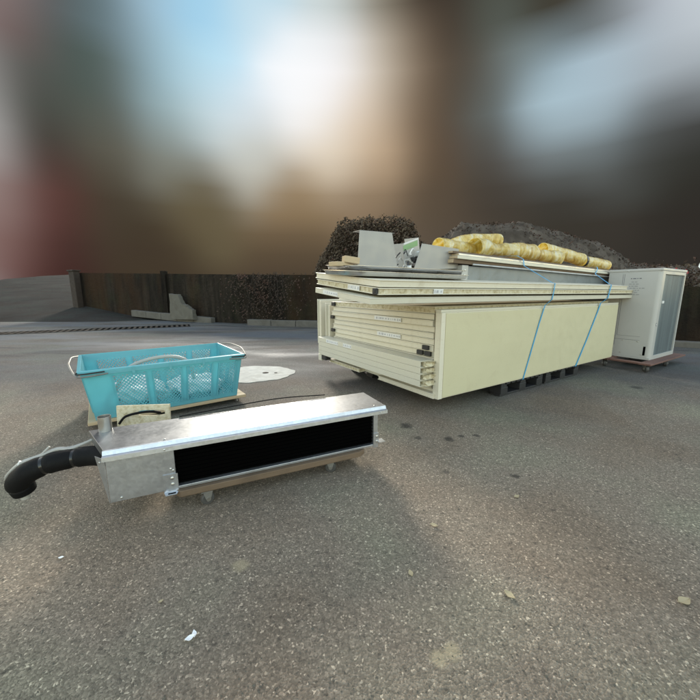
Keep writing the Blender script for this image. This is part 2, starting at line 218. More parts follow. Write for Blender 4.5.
def mk_cream(name, c, stain=(.36, .29, .17), amt=.45, rough=.42):
    t = NT(name)
    n = t.noise(2.2, 6, .6, co=t.mapped((.6, 1, 2.5)))
    col = t.mix(n, tuple(x * .93 for x in c), tuple(min(1, x * 1.05) for x in c))
    s1 = t.ramp(t.noise(4, 8, .75, dist=.5), [(.56, 0), (.74, 1)])
    sc = t.ramp(t.noise(22, 5, .7, co=t.mapped((.5, 1, 5))), [(.60, 0), (.66, 1)])
    col = t.mix(t.math('MULTIPLY', t.math('MAXIMUM', s1, sc), amt), col, stain)
    t.set(Base_Color=col, Roughness=t.ramp(t.noise(9, 4), [(.3, rough - .08), (.7, rough + .15)]))
    t.bump(t.noise(1.7, 3), .10, .02); return t.m

def mk_foam():
    t = NT('foam_edge')
    col = t.ramp(t.noise(30, 7, .7), [(.3, (.34, .27, .14)), (.5, (.60, .53, .36)), (.7, (.72, .67, .52))])
    t.set(Base_Color=col, Roughness=.9); t.bump(t.noise(70, 6, .7), .8, .01); return t.m

def mk_wall():
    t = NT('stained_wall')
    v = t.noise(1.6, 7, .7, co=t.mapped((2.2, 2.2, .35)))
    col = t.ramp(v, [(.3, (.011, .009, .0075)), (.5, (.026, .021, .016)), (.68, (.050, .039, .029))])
    moss = t.ramp(t.noise(.9, 6, .7), [(.5, 0), (.68, 1)])
    col = t.mix(t.math('MULTIPLY', moss, .55), col, (.036, .040, .020))
    rust = t.ramp(t.noise(.45, 5, .6, co=t.mapped((1, 1, .3))), [(.48, 0), (.62, 1)])
    col = t.mix(t.math('MULTIPLY', rust, .75), col, (.055, .030, .016))
    t.set(Base_Color=col, Roughness=.95)
    t.b.inputs['Specular IOR Level'].default_value = .1
    t.bump(t.noise(5, 9, .75), 1., .12); return t.m

def mk_film():
    t = NT('duct_film')
    w = t.noise(7, 5, .6, co=t.mapped((1.6, 1, 1)), dist=1.2)
    col = t.ramp(w, [(.32, (.62, .45, .11)), (.48, (.85, .72, .27)), (.66, (.95, .93, .75))])
    t.set(Base_Color=col, Roughness=.16)
    t.b.inputs['Coat Weight'].default_value = .6; t.b.inputs['Coat Roughness'].default_value = .1
    t.bump(w, 1., .03)
    o = t.t.nodes['Material Output']; tr = t.n('ShaderNodeBsdfTranslucent'); t.link(col, tr.inputs[0]); mx = t.n('ShaderNodeMixShader'); mx.inputs[0].default_value = .5
    t.link(t.b.outputs[0], mx.inputs[1]); t.link(tr.outputs[0], mx.inputs[2]); t.link(mx.outputs[0], o.inputs[0]); return t.m

def mk_coil():
    t = NT('coil_fins')
    w = t.n('ShaderNodeTexWave', wave_type='BANDS', bands_direction='X'); t.link(t.co, w.inputs['Vector']); w.inputs['Scale'].default_value = 55
    w2 = t.n('ShaderNodeTexWave', wave_type='BANDS', bands_direction='Z'); t.link(t.co, w2.inputs['Vector']); w2.inputs['Scale'].default_value = 26
    col = t.mix(w.outputs['Fac'], (.07, .09, .10), (.13, .16, .175)); col = t.mix(t.math('MULTIPLY', t.ramp(w2.outputs['Fac'], [(.0, 1), (.2, 0)]), .4), col, (.07, .09, .09))
    col = t.mix(t.ramp(t.noise(1.2, 3, co=t.mapped((6, 1, .2))), [(.45, 0), (.6, .5)]), col, (.20, .24, .25))
    t.set(Base_Color=col, Roughness=.5, Metallic=.3); t.bump(w.outputs['Fac'], .4, .003); return t.m

def mk_leaf(name, cols, tr=.25):
    t = NT(name)
    oi = t.n('ShaderNodeTexVoronoi'); t.link(t.co, oi.inputs['Vector']); oi.inputs['Scale'].default_value = 3.5
    s_ = t.n('ShaderNodeSeparateColor'); t.link(oi.outputs['Color'], s_.inputs[0])
    col = t.ramp(t.math('ADD', t.math('MULTIPLY', t.noise(2.5, 5), .7), t.math('MULTIPLY', s_.outputs[0], .3)), [(.25 + .5 * i / (len(cols) - 1), c) for i, c in enumerate(cols)])
    t.set(Base_Color=col, Roughness=.9); t.b.inputs['Specular IOR Level'].default_value = .03
    return t.m

M = {}
M['asphalt'] = mk_asphalt(); M['ramp'] = mk_asphalt('dark_asphalt', .42, .03); M['galv'] = mk_galv(); M['galv_lid'] = mk_galv('dull_galvanised_sheet', .42, .05)  # ramp asphalt: same mix as the yard, darker and less shiny
M['wood'] = mk_wood('weathered_plywood', (.18, .125, .08), (.11, .07, .04))
M['wood_pale'] = mk_wood('pale_timber', (.55, .43, .27), (.42, .31, .18), .2)
M['wood_red'] = mk_wood('reddish_board', (.19, .095, .07), (.11, .055, .042), .4)
M['cream'] = mk_cream('cream_skin', (.66, .61, .485))
M['cream_grey'] = mk_cream('pale_grey_green_skin', (.60, .565, .455), amt=.25)
M['panel_face'] = mk_cream('yellow_cream_skin', (.57, .525, .345), amt=.22, rough=.36)
M['foam'] = mk_foam()
M['blue'] = simple('blue_plastic', (.17, .49, .55), .42, var=.12, scale=5, dirt=.12)
_t = M['blue'].node_tree; _p = _t.nodes['Principled BSDF']; _o = _t.nodes['Material Output']
_tr = _t.nodes.new('ShaderNodeBsdfTranslucent'); _tr.inputs[0].default_value = (.24, .72, .78, 1); _mx = _t.nodes.new('ShaderNodeMixShader'); _mx.inputs[0].default_value = .35
_t.links.new(_p.outputs[0], _mx.inputs[1]); _t.links.new(_tr.outputs[0], _mx.inputs[2]); _t.links.new(_mx.outputs[0], _o.inputs[0])
M['black'] = simple('black_plastic', (.018, .018, .019), .55, var=.2, bump=.2)
M['rubber'] = simple('black_foam_rubber', (.003, .003, .0033), .7, spec=.2, var=.25, bump=.35, bscale=150)
M['tyre'] = simple('worn_tyre', (.055, .052, .048), .6, var=.3)
M['steel'] = simple('zinc_steel', (.55, .55, .53), .38, 1, var=.12, dirt=.4)
M['tray'] = simple('brushed_steel', (.58, .57, .55), .33, .9, var=.12, scale=6, dirt=.3)
M['recess'] = simple('dark_coil', (.0012, .0012, .0012), .8, var=.3, spec=.02)
M['white'] = simple('white_painted_steel', (.44, .43, .40), .38, var=.04, scale=2.5, dirt=.10)
M['sticker'] = simple('white_sticker', (.70, .70, .68), .5, var=.04)
M['faint'] = simple('faint_print', (.42, .42, .43), .6)
M['ink'] = simple('grey_ink', (.16, .16, .17), .6)
M['wire'] = simple('dull_wire', (.22, .21, .19), .5, .5, dirt=.3)
M['grey_pvc'] = simple('grey_cable', (.36, .35, .32), .5, var=.12)
M['greypaint'] = simple('grey_blue_steel', (.22, .24, .25), .42, .3, var=.12, dirt=.3)
M['greyplate'] = simple('grey_plate', (.31, .30, .285), .42, .35, var=.08, scale=4)
M['concrete'] = simple('weathered_concrete', (.11, .10, .085), .9, var=.35, scale=4, bump=.6, dirt=.5)
M['plaster'] = simple('pale_broken_plaster', (.11, .10, .08), .9, var=.3, scale=6, bump=.7, dirt=.35)
M['manhole'] = simple('pale_worn_concrete', (.52, .51, .46), .95, var=.45, scale=9, bump=.5, dirt=.35)
M['cast_iron'] = simple('cast_iron', (.035, .033, .030), .6, .5, var=.4, bump=.5)
M['wall'] = mk_wall(); M['film'] = mk_film(); M['coil'] = mk_coil()
M['strap'] = simple('blue_strapping', (.05, .33, .60), .4, var=.08)
M['tape'] = simple('shiny_black_tape', (.008, .008, .008), .25)
M['red_post'] = simple('rusty_brown_post', (.028, .018, .012), .85, var=.4, scale=5, bump=.5)
M['earth'] = mk_leaf('earth_heap', [(.05, .041, .033), (.085, .070, .057), (.125, .105, .086)])
M['leaf_dark'] = mk_leaf('dark_foliage', [(.065, .051, .038), (.10, .078, .058), (.14, .11, .082)])
M['leaf_red'] = mk_leaf('reddish_foliage', [(.045, .036, .030), (.075, .055, .044), (.11, .062, .05)])
M['leaf_green'] = mk_leaf('olive_foliage', [(.022, .024, .012), (.045, .045, .02), (.07, .06, .03)])
M['dry'] = simple('dry_leaf', (.40, .33, .20), .8)
M['paper'] = simple('white_paper', (.85, .85, .84), .7, var=.02)
M['green_label'] = simple('green_label', (.22, .38, .17), .5)
M['petal'] = simple('white_petal', (.85, .83, .80), .7)
M['red_petal'] = simple('red_petal', (.30, .03, .03), .7)

# ------------------------------------------------------------------ mesh helpers
class MB:
    def __init__(s): s.bm = bmesh.new()
    def hexa(s, p):   # p: 4 bottom corners (ccw) then 4 top corners
        v = [s.bm.verts.new(q) for q in p]
        for f in ((3, 2, 1, 0), (4, 5, 6, 7), (0, 1, 5, 4), (1, 2, 6, 5), (2, 3, 7, 6), (3, 0, 4, 7)):
            s.bm.faces.new([v[i] for i in f])
        return s
    def box(s, x0, x1, y0, y1, z0, z1):
        return s.hexa([(x0, y0, z0), (x1, y0, z0), (x1, y1, z0), (x0, y1, z0), (x0, y0, z1), (x1, y0, z1), (x1, y1, z1), (x0, y1, z1)])
    def prism(s, poly, d):   # poly 3d list, extruded by vector d
        d = Vector(d); a = [s.bm.verts.new(q) for q in poly]; b = [s.bm.verts.new(Vector(q) + d) for q in poly]
        n = len(a); s.bm.faces.new(a); s.bm.faces.new(b[::-1])
        for i in range(n): s.bm.faces.new((a[i], b[i], b[(i + 1) % n], a[(i + 1) % n]))
        return s
    def tube(s, pts, r, seg=12, caps=True, squash=1.):
        pts = [Vector(p) for p in pts]; rr = r if isinstance(r, (list, tuple)) else [r] * len(pts)
        rings = []; up = None
        for i, p in enumerate(pts):
            d = (pts[min(i + 1, len(pts) - 1)] - pts[max(i - 1, 0)]).normalized()
            if up is None:
                up = Vector((0, 0, 1)) if abs(d.z) < .9 else Vector((1, 0, 0))
            a = d.cross(up).normalized(); b = a.cross(d).normalized(); up = b
            rings.append([s.bm.verts.new(p + (a * math.cos(k * 2 * math.pi / seg) + b * math.sin(k * 2 * math.pi / seg) * squash) * rr[i]) for k in range(seg)])
        for A, B in zip(rings, rings[1:]):
            for k in range(seg): s.bm.faces.new((A[k], A[(k + 1) % seg], B[(k + 1) % seg], B[k]))
        if caps: s.bm.faces.new(rings[0][::-1]); s.bm.faces.new(rings[-1])
        return s
    def pipe(s, pts, r, th, seg=20):   # open hollow tube with wall thickness
        pts = [Vector(p) for p in pts]; rr = r if isinstance(r, (list, tuple)) else [r] * len(pts)
        P = pts + pts[::-1]; Q = list(rr) + [x - th for x in rr[::-1]]
        rings = []; n = len(pts)
        fr = []; up = Vector((0, 0, 1))
        for i, p in enumerate(pts):
            d = (pts[min(i + 1, n - 1)] - pts[max(i - 1, 0)]).normalized()
            if i == 0 and abs(d.z) > .9: up = Vector((1, 0, 0))
            a = d.cross(up).normalized(); b = a.cross(d).normalized(); up = b; fr.append((a, b))
        fr = fr + fr[::-1]
        for p, q, (a, b) in zip(P, Q, fr):
            rings.append([s.bm.verts.new(p + (a * math.cos(k * 2 * math.pi / seg) + b * math.sin(k * 2 * math.pi / seg)) * q) for k in range(seg)])
        for i in range(len(rings)):
            A, B = rings[i], rings[(i + 1) % len(rings)]
            for k in range(seg): s.bm.faces.new((A[k], A[(k + 1) % seg], B[(k + 1) % seg], B[k]))
        return s
    def ribbon(s, pts, w, th):   # w: width vector, th: thickness
        pts = [Vector(p) for p in pts]; w = Vector(w) / 2; rows = []
        for i, p in enumerate(pts):
            d = (pts[min(i + 1, len(pts) - 1)] - pts[max(i - 1, 0)]).normalized(); n = d.cross(w).normalized() * th
            rows.append([s.bm.verts.new(q) for q in (p - w - n, p + w - n, p + w + n, p - w + n)])
        for A, B in zip(rows, rows[1:]):
            for k in range(4): s.bm.faces.new((A[k], A[(k + 1) % 4], B[(k + 1) % 4], B[k]))
        s.bm.faces.new(rows[0][::-1]); s.bm.faces.new(rows[-1]); return s
    def build(s, name, mat, parent=None, smooth=False, bevel=0, loc=(0, 0, 0), rot=(0, 0, 0), seg=2, keep=None):
        bmesh.ops.recalc_face_normals(s.bm, faces=s.bm.faces)
        me = bpy.data.meshes.new(name); s.bm.to_mesh(me); s.bm.free()
        if smooth:
            for p in me.polygons: p.use_smooth = True
            try: me.set_sharp_from_angle(angle=R(40))
            except Exception: pass
        me.materials.append(mat if not isinstance(mat, str) else M[mat])
        o = bpy.data.objects.new(name, me); COL.objects.link(o); o.location = loc; o.rotation_euler = rot
        if parent: o.parent = parent
        if bevel:
            b = o.modifiers.new('bevel', 'BEVEL'); b.width = bevel; b.segments = seg; b.limit_method = 'ANGLE'; b.angle_limit = R(40)
        return o
def tag(o, label=None, cat=None, group=None, kind=None):
    if label: o['label'] = label
    if cat: o['category'] = cat
    if group: o['group'] = group
    if kind: o['kind'] = kind
    return o
def empty(name, loc, rot=(0, 0, 0), label=None, cat=None, group=None):
    o = bpy.data.objects.new(name, None); COL.objects.link(o); o.location = loc; o.rotation_euler = rot; o.empty_display_size = .1
    return tag(o, label, cat, group)
def copy_tree(o, parent=None):
    c = o.copy(); COL.objects.link(c); c.parent = parent
    for ch in [x for x in bpy.data.objects if x.parent == o]: copy_tree(ch, c)
    return c
def smoothpath(pts, n=6):
    pts = [Vector(p) for p in pts]; out = []
    for i in range(len(pts) - 1):
        p0 = pts[max(i - 1, 0)]; p1 = pts[i]; p2 = pts[i + 1]; p3 = pts[min(i + 2, len(pts) - 1)]
        for k in range(n):
            t = k / n
            out.append(.5 * ((2 * p1) + (-p0 + p2) * t + (2 * p0 - 5 * p1 + 4 * p2 - p3) * t * t + (-p0 + 3 * p1 - 3 * p2 + p3) * t ** 3))
    out.append(pts[-1]); return out
def lerpv(xs, ys, x):
    for (a, b), (c, d) in zip(zip(xs, ys), zip(xs[1:], ys[1:])):
        if x <= c: return b + (d - b) * (x - a) / (c - a)
    return ys[-1]
def screw(parent, loc, axis, r=.006):
    a = Vector(axis).normalized(); p = Vector(loc)
    return MB().tube([p, p + a * .003, p + a * .0045], [r, r, r * .6], 10).build('screw', 'steel', parent, True)
def caster(parent, x, y, ztop, r, ang=0):
    """fixed plate, fork and wheel under a dolly; the wheel touches z = 0"""
    c = MB().box(x - r * .8, x + r * .8, y - r * .6, y + r * .6, ztop - .005, ztop)
    ca, sa = math.cos(ang), math.sin(ang)
    def P(a, b, z): return (x + a * ca - b * sa, y + a * sa + b * ca, z)
    hw = r * .45
    for s_ in (-1, 1):
        b0 = s_ * (hw + .002); b1 = s_ * (hw + .005)
        c.hexa([P(-r * .3, b0, r * .8), P(r * .3, b0, r * .8), P(r * .3, b1, r * .8), P(-r * .3, b1, r * .8),
                P(-r * .7, b0, ztop - .005), P(r * .7, b0, ztop - .005), P(r * .7, b1, ztop - .005), P(-r * .7, b1, ztop - .005)])
    k = c.build('caster', 'wire', parent)
    MB().tube([P(0, -hw, r), P(0, -hw * .7, r), P(0, hw * .7, r), P(0, hw, r)], [r * .86, r, r, r * .86], 24).build('wheel', 'tyre', k, True)
    MB().tube([P(0, -hw - .008, r), P(0, hw + .008, r)], r * .34, 12).build('hub', 'steel', k, True)
    return k
# ================================================================== SETTING
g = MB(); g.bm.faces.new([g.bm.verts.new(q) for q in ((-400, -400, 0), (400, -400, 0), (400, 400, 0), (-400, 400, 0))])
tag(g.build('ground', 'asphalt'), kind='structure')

def rampz(x, y):
    a = min(max((-x - 7.2 - max(0, y - 15.2) * .72) / 5.0, 0), 1); a = a * a * (3 - 2 * a)
    b = max(y - 12.2, 0)
    z = a * (.14 * b if b < 6 else .84 + .115 * (b - 6))
    side = min(max((x + 34 + (y - 32) * .2) / 3, 0), 1)
    if y > 33: z -= (y - 33) * .03
    return z * (.2 + .8 * side)
r = MB(); nx, ny = 60, 50; G = []
for j in range(ny + 1):
    y = 11.6 + 48 * (j / ny) ** 1.3; row = []
    for i in range(nx + 1):
        x = -60 + 53.5 * i / nx
        row.append(r.bm.verts.new((x, y, rampz(x, y) - .004 + (.03 if rampz(x, y) > .02 else -.03))))
    G.append(row)
for j in range(ny):
    for i in range(nx): r.bm.faces.new((G[j][i], G[j][i + 1], G[j + 1][i + 1], G[j + 1][i]))
tag(r.build('ramp', 'ramp', smooth=True), kind='structure')

# back wall: a bent retaining wall with a coping
WP = [(-12.5, 15.48, 2.06), (-7.2, 13.2, 1.90), (-4.0, 11.8, 1.80), (-1.0, 10.9, 1.74), (3.5, 8.9, 1.62), (7.3, 6.9, 1.30), (14, 3.4, 1.30)]
wr = empty('retaining_wall', (0, 0, 0), label='long dark stained retaining wall running behind the whole yard', cat='wall')
w = MB(); cp = MB()
for (x0, y0, h0), (x1, y1, h1) in zip(WP, WP[1:]):
    d = Vector((x1 - x0, y1 - y0, 0)).normalized(); n = Vector((-d.y, d.x, 0)) * .25; e = n * -.12
    A = Vector((x0, y0, -.1)); B = Vector((x1, y1, -.1))
    N = 12
    for k in range(N):
        a = A.lerp(B, k / N); b = A.lerp(B, (k + 1) / N); ha = h0 + (h1 - h0) * k / N; hb = h0 + (h1 - h0) * (k + 1) / N
        w.hexa([a, b, b + n, a + n, a + Vector((0, 0, ha)), b + Vector((0, 0, hb)), b + n + Vector((0, 0, hb)), a + n + Vector((0, 0, ha))])
    cp.hexa([A + e + Vector((0, 0, h0 + .1)), B + e + Vector((0, 0, h1 + .1)), B + n - e + Vector((0, 0, h1 + .1)), A + n - e + Vector((0, 0, h0 + .1)),
             A + e + Vector((0, 0, h0 + .16)), B + e + Vector((0, 0, h1 + .16)), B + n - e + Vector((0, 0, h1 + .16)), A + n - e + Vector((0, 0, h0 + .16))])
bmesh.ops.remove_doubles(w.bm, verts=w.bm.verts, dist=.001)
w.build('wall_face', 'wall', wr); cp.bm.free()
p = MB()
for X, Y, h in ((-7.2, 13.15, 1.9),):
    p.box(X - .09, X + .09, Y - .10, Y + .12, -.05, h)
p.build('rib', 'wall', wr, bevel=.01)
gp = empty('gate_post', (-12.25, 15.1, .2), (0, 0, R(-25)), 'rusty brown post ending the dark wall beside the ramp', 'post')
MB().box(-.2, .2, -.12, .12, 0, 1.8).build('shaft', 'red_post', gp, bevel=.02)
MB().box(-.24, .24, -.16, .16, 1.8, 1.86).build('cap', 'red_post', gp, bevel=.01)

def kerb(x0, y0, z0, x1, y1, z1, h, wd, label, n):
    d = Vector((x1 - x0, y1 - y0, 0)); L = d.length; d.normalize(); nn = Vector((-d.y, d.x, 0))
    root = tag(empty('kerb', (x0, y0, 0)), label, 'kerb')
    for i in range(n):
        a = d * (L * i / n + .006) ; b = d * (L * (i + 1) / n - .006); za = z0 + (z1 - z0) * i / n; zb = z0 + (z1 - z0) * (i + 1) / n
        j = random.uniform(-.012, .012)
        m = MB().hexa([a + Vector((0, 0, za - .1)), b + Vector((0, 0, zb - .1)), b + nn * wd + Vector((0, 0, zb - .1)), a + nn * wd + Vector((0, 0, za - .1)),
                   a + Vector((0, 0, za + h + j)), b + Vector((0, 0, zb + h + j)), b + nn * wd + Vector((0, 0, zb + h + j)), a + nn * wd + Vector((0, 0, za + h + j))])
        m.build('kerb_stone', 'concrete', root, bevel=.02)
kerb(-8.9, 13.55, .22, -5.0, 11.95, .02, .16, .22, 'low concrete kerb sloping down below the pale broken block', 5)
kerb(-3.45, 11.1, 0, -.9, 10.42, 0, .2, .2, 'short concrete kerb at wall foot just left of the panel pile', 3)
kerb(6.4, 6.75, 0, 9.8, 5.0, 0, .13, .2, 'low kerb at wall foot right of the white outdoor unit', 4)

# broken plaster block at the wall foot
m = MB(); pts = [(-.55, 0, 0), (.62, 0, 0), (.60, 0, .35), (.42, 0, .42), (.30, 0, .52), (.08, 0, .58), (-.02, 0, .80), (-.10, 0, .92), (-.20, 0, .90), (-.52, 0, .94)]
m.prism(pts, (0, .16, 0)); bmesh.ops.subdivide_edges(m.bm, edges=m.bm.edges[:], cuts=2)
for v in m.bm.verts: v.co += Vector((random.uniform(-.012, .012), random.uniform(-.015, .015), random.uniform(-.012, .012)))
tag(m.build('concrete_block', 'plaster', loc=(-6.25, 12.3, .1), rot=(0, 0, R(-23))), 'pale broken stepped block leaning against the dark wall', 'rubble')

# drain channel
dr = empty('drain_grating', (-9.6, 8.62, 0), (0, 0, R(28.3)), 'dark slotted drain grating set across the asphalt at the left', 'grating')
MB().box(-1.5, 4.9, -.30, -.25, -.01, .012).box(-1.5, 4.9, .40, .45, -.01, .012).build('frame', 'cast_iron', dr)
m = MB()
for i in range(44): m.box(-1.5 + i * .146, -1.5 + i * .146 + .07, -.25, .40, -.005, .010)
m.build('bars', 'earth', dr)
MB().box(-1.5, 4.9, -.25, .40, -.02, .0045).build('channel', 'recess', dr)
# concrete strip prolonging the drain (dark joint)
jt = MB().ribbon(smoothpath([(-5.3, 10.95, .003), (-4.4, 11.0, .003), (-3.2, 10.5, .003), (-1.5, 10.35, .003), (1, 9.2, .003)]), (0, .07, 0), .002).build('joint', 'cast_iron'); tag(jt, kind='structure')

mh = empty('manhole_patch', (-1.28, 4.42, 0), label='round pale concrete access cover with small dark holes, flush in asphalt', cat='manhole cover')
m = MB().tube([(0, 0, -.02), (0, 0, .006)], .50, 64)
for v in m.bm.verts:
    a = math.atan2(v.co.y, v.co.x); k = 1 + .035 * math.sin(3 * a + 1) + .03 * math.sin(7 * a) + .015 * math.sin(17 * a + 2); v.co.x *= k; v.co.y *= k * .92
m.build('slab', 'manhole', mh)
for x, y, a in ((.12, 0.02, .042), (.26, .02, .022)): MB().tube([(x, y, .004), (x, y, .0085)], a, 14).build('lifting_hole', 'earth', mh)

# ---------------------------------------------------------------- vegetation and heap behind the wall
def leaves(m, test, n, size, box_, squash=1.):
    k = 0; (x0, x1), (y0, y1), (z0, z1) = box_
    tries = 0
    while k < n and tries < n * 30:
        tries += 1
        q = Vector((random.uniform(x0, x1), random.uniform(y0, y1), random.uniform(z0, z1)))
        if not test(q): continue
        k += 1
        a = Vector((random.gauss(0, 1), random.gauss(0, 1), random.gauss(0, 1))).normalized(); b = a.orthogonal().normalized(); s_ = size * random.uniform(.5, 1.5)
        c = a.cross(b)
        m.bm.faces.new([m.bm.verts.new(q + v) for v in (b * s_, c * s_ * .55, -b * s_, -c * s_ * .55)])
def interp(prof, x):
    if x <= prof[0][0] or x >= prof[-1][0]: return -9
    for (a, b), (c, d) in zip(prof, prof[1:]):
        if a <= x <= c: return b + (d - b) * (x - a) / (c - a)
def shrub(name, x, y, prof, depth, n, size, mats, label, cat):
    root = empty(name, (x, y, 0), label=label, cat=cat)
    xs = [q[0] for q in prof]; zt = max(q[1] for q in prof)
    def t(q):
        h = interp(prof, q.x)
        if h < 0: return False
        clump = math.sin(q.x * 5.1 + q.y * 2) * math.cos(q.z * 4.3 + q.x * 1.7) * .10 + math.sin(q.x * 13 + q.y * 7) * .07 * min(1, zt - .8)
        if math.sin(q.x * 7.3 + 1) * math.sin(q.z * 6.1 + q.y * 3) * math.cos(q.y * 5) > .62: return False
        return q.z < h + clump + random.gauss(0, .07) and abs(q.y) < depth * (1 - .4 * q.z / zt)
    for mt, fr in mats:
        m = MB(); leaves(m, t, int(n * fr), size, ((xs[0], xs[-1]), (-depth, depth), (.3, zt + .2))); m.build('foliage', mt, root)
    m = MB()
    for i in range(9):
        bx = random.uniform(xs[0] * .3, xs[-1] * .3); ex = random.uniform(xs[0] * .85, xs[-1] * .85); h = max(interp(prof, ex), .6) * .95
        m.tube(smoothpath([(bx, 0, -.05), ((bx + ex) / 2, random.uniform(-.2, .2), h * .5), (ex, random.uniform(-.3, .3), h)], 4), [.05 - .0045 * k for k in range(9)], 6)
    m.build('stem', 'red_post', root)
    return root
shrub('shrub', 1.0, 14, [(-2.5, 1.7), (-2.2, 2.4), (-1.8, 3.1), (-1.5, 3.72), (-.9, 3.95), (.2, 3.9), (1.0, 4.02), (1.45, 3.8), (1.8, 3.1), (2.2, 2.75), (3.0, 2.7), (3.4, 1.9)], .8, 64000, .05,
      [('leaf_dark', .8), ('leaf_red', .2)], 'tall dark brown shrub rising behind the left end of the panel pile', 'shrub')
# spoil heap
hp = [(-1.2, 1.2), (-.5, 2.5), (.15, 3.05), (.6, 3.36), (2.5, 3.40), (4.0, 3.05), (5.2, 2.72), (6.2, 2.1), (7.2, 1.98), (8.6, 1.95), (9.5, 1.2)]
m = MB(); G = []
for j in range(31):
    row = []; v_ = -2.2 + 4.4 * j / 30
    for i in range(121):
        x = -1.2 + 10.7 * i / 120; h = interp(hp, min(max(x, -1.19), 9.49))
        z = h * max(0, 1 - (abs(v_) / 2.2) ** 2.4)
        z += (random.gauss(0, .025) + .07 * math.sin(x * 3.3 + v_ * 2) * math.cos(v_ * 5 + x)) * (z > .1)
        row.append(m.bm.verts.new((x, v_, z)))
    G.append(row)
for j in range(30):
    for i in range(120): m.bm.faces.new((G[j][i], G[j][i + 1], G[j + 1][i + 1], G[j + 1][i]))
hr = empty('spoil_heap', (3.2, 12, 0), label='broad mottled brown heap behind the gold ducts and wall', cat='heap')
m.build('earth', 'earth', hr)
m = MB(); leaves(m, lambda q: abs(q.z - interp(hp, q.x) * max(0, 1 - (abs(q.y) / 2.2) ** 2.4)) < .07 and q.z > 1.4, 4000, .035, ((-1.1, 9.4), (-2, .6), (1.3, 3.5)))
m.build('dry_growth', 'leaf_red', hr)
def topbush(x, y, prof, label, n, flowers, mats):
    rt = shrub('flowering_shrub', x, y, prof, .35, n, .035, mats, label, 'shrub')
    for q, mt, s_ in flowers:
        f = MB()
        for a in range(5):
            an = a * 1.257 + q[0]; c = Vector(q); d = Vector((math.cos(an), -.3, math.sin(an))) * s_
            e = Vector((-math.sin(an), 0, math.cos(an))) * s_ * .5
            f.bm.faces.new([f.bm.verts.new(v) for v in (c, c + d * .6 - e, c + d, c + d * .6 + e)])
        f.build('flower', mt, rt)
topbush(7.55, 7.5, [(-1.1, 1.2), (-.95, 1.55), (-.5, 1.62), (-.1, 1.70), (.4, 1.58), (.9, 1.52), (1.6, 1.45), (1.7, 1.2)],
        'low reddish shrub with one white flower above wall right of outdoor unit', 5200,
        [((-.28, -.42, 1.64), 'petal', .075), ((-.16, -.42, 1.66), 'petal', .06)] + [((random.uniform(-.8, 1.2), -.4, random.uniform(1.38, 1.58)), 'red_petal', .03) for _ in range(16)],
        [('leaf_dark', .5), ('leaf_red', .5)])
# hanging growth on the wall
iv = empty('creeper', (-3.0, 11.25, 0), (0, 0, R(-17)), 'rust brown creeper hanging on the dark wall left of the panels', 'creeper')
m = MB(); leaves(m, lambda q: random.random() < .9 * math.exp(-(q.x / 1.0) ** 2) * (.25 + .6 * q.z / 1.8) * (.3 + abs(math.sin(q.x * 4.1 + q.z * 2.3 + math.sin(q.z * 5)))), 2100, .030, ((-2.4, 2.2), (-.10, .03), (.1, 1.70)))
m.build('foliage', 'leaf_red', iv)
m = MB()
for i in range(7):
    x = random.uniform(-1, 1); m.tube(smoothpath([(x, .0, 1.75), (x + random.uniform(-.2, .2), -.08, 1.2), (x + random.uniform(-.3, .3), -.04, .5)], 4), .008, 5)
m.build('stem', 'red_post', iv)

# ================================================================== GALVANISED FAN COIL UNIT ON ITS DOLLY
GA = R(24.7)
dl = empty('dolly', (-1.13, 1.42, 0), (0, 0, GA), 'weathered plywood dolly carrying the galvanised steel unit', 'dolly')
MB().prism([(.275, -.004, .078), (.295, -.026, .078), (1.30, -.026, .078), (1.345, .0, .078), (1.345, .36, .078), (.275, .36, .078)], (0, 0, .036)).build('deck', 'wood', dl, bevel=.005)
for x, y, a in ((.415, -.004, .3), (1.12, .02, -.4), (.42, .30, 1.2), (1.2, .30, .2)): caster(dl, x, y, .078, .034, a)

un = empty('fan_coil_unit', (-1.13, 1.42, 0), (0, 0, GA), 'long galvanised steel unit with black opening and thick black hose', 'air unit')
cs = MB()
cs.hexa([(0, 0, .118), (.28, 0, .118), (.28, .28, .118), (-.02, .28, .118), (0, 0, .338), (.28, 0, .338), (.28, .28, .338), (-.06, .28, .338)])
cs.box(.2805, 1.44, .25, .28, .118, .338).box(1.41, 1.44, .0, .2495, .118, .338).box(.2805, 1.4095, .0, .2495, .116, .130)
cs.build('casing', 'galv', un, bevel=.0015)
MB().box(.2805, 1.4095, .022, .2495, .1345, .3375).build('coil', 'recess', un)
m = MB()
for i in range(9): m.box(.281, 1.409, .012, .022, .146 + i * .0215, .150 + i * .0215)
m.build('louvre', 'recess', un)
# lid: folded profile extruded along x, back edge oversails to the left
lid = MB(); prof = [(.0, .385), (-.010, .384), (-.018, .366), (-.036, .363), (-.038, .343), (-.030, .341), (.0, .341), (.0, .375)]
xs = [0 - .002, 1.49]
A = [lid.bm.verts.new((-.004, y, z)) for y, z in prof]; B = [lid.bm.verts.new((1.49, y, z)) for y, z in prof]
for i in range(len(A)): lid.bm.faces.new((A[i], A[(i + 1) % len(A)], B[(i + 1) % len(A)], B[i]))
lid.bm.faces.new(A); lid.bm.faces.new(B[::-1])
ld = lid.build('lid_lip', 'galv', un)
MB().hexa([(-.003, .0005, .3405), (1.489, .0005, .3405), (1.489, .30, .3405), (-.125, .30, .3405), (-.003, .0005, .3848), (1.489, .0005, .3848), (1.489, .30, .3848), (-.125, .30, .3848)]).build('lid', 'galv_lid', un, bevel=.002)
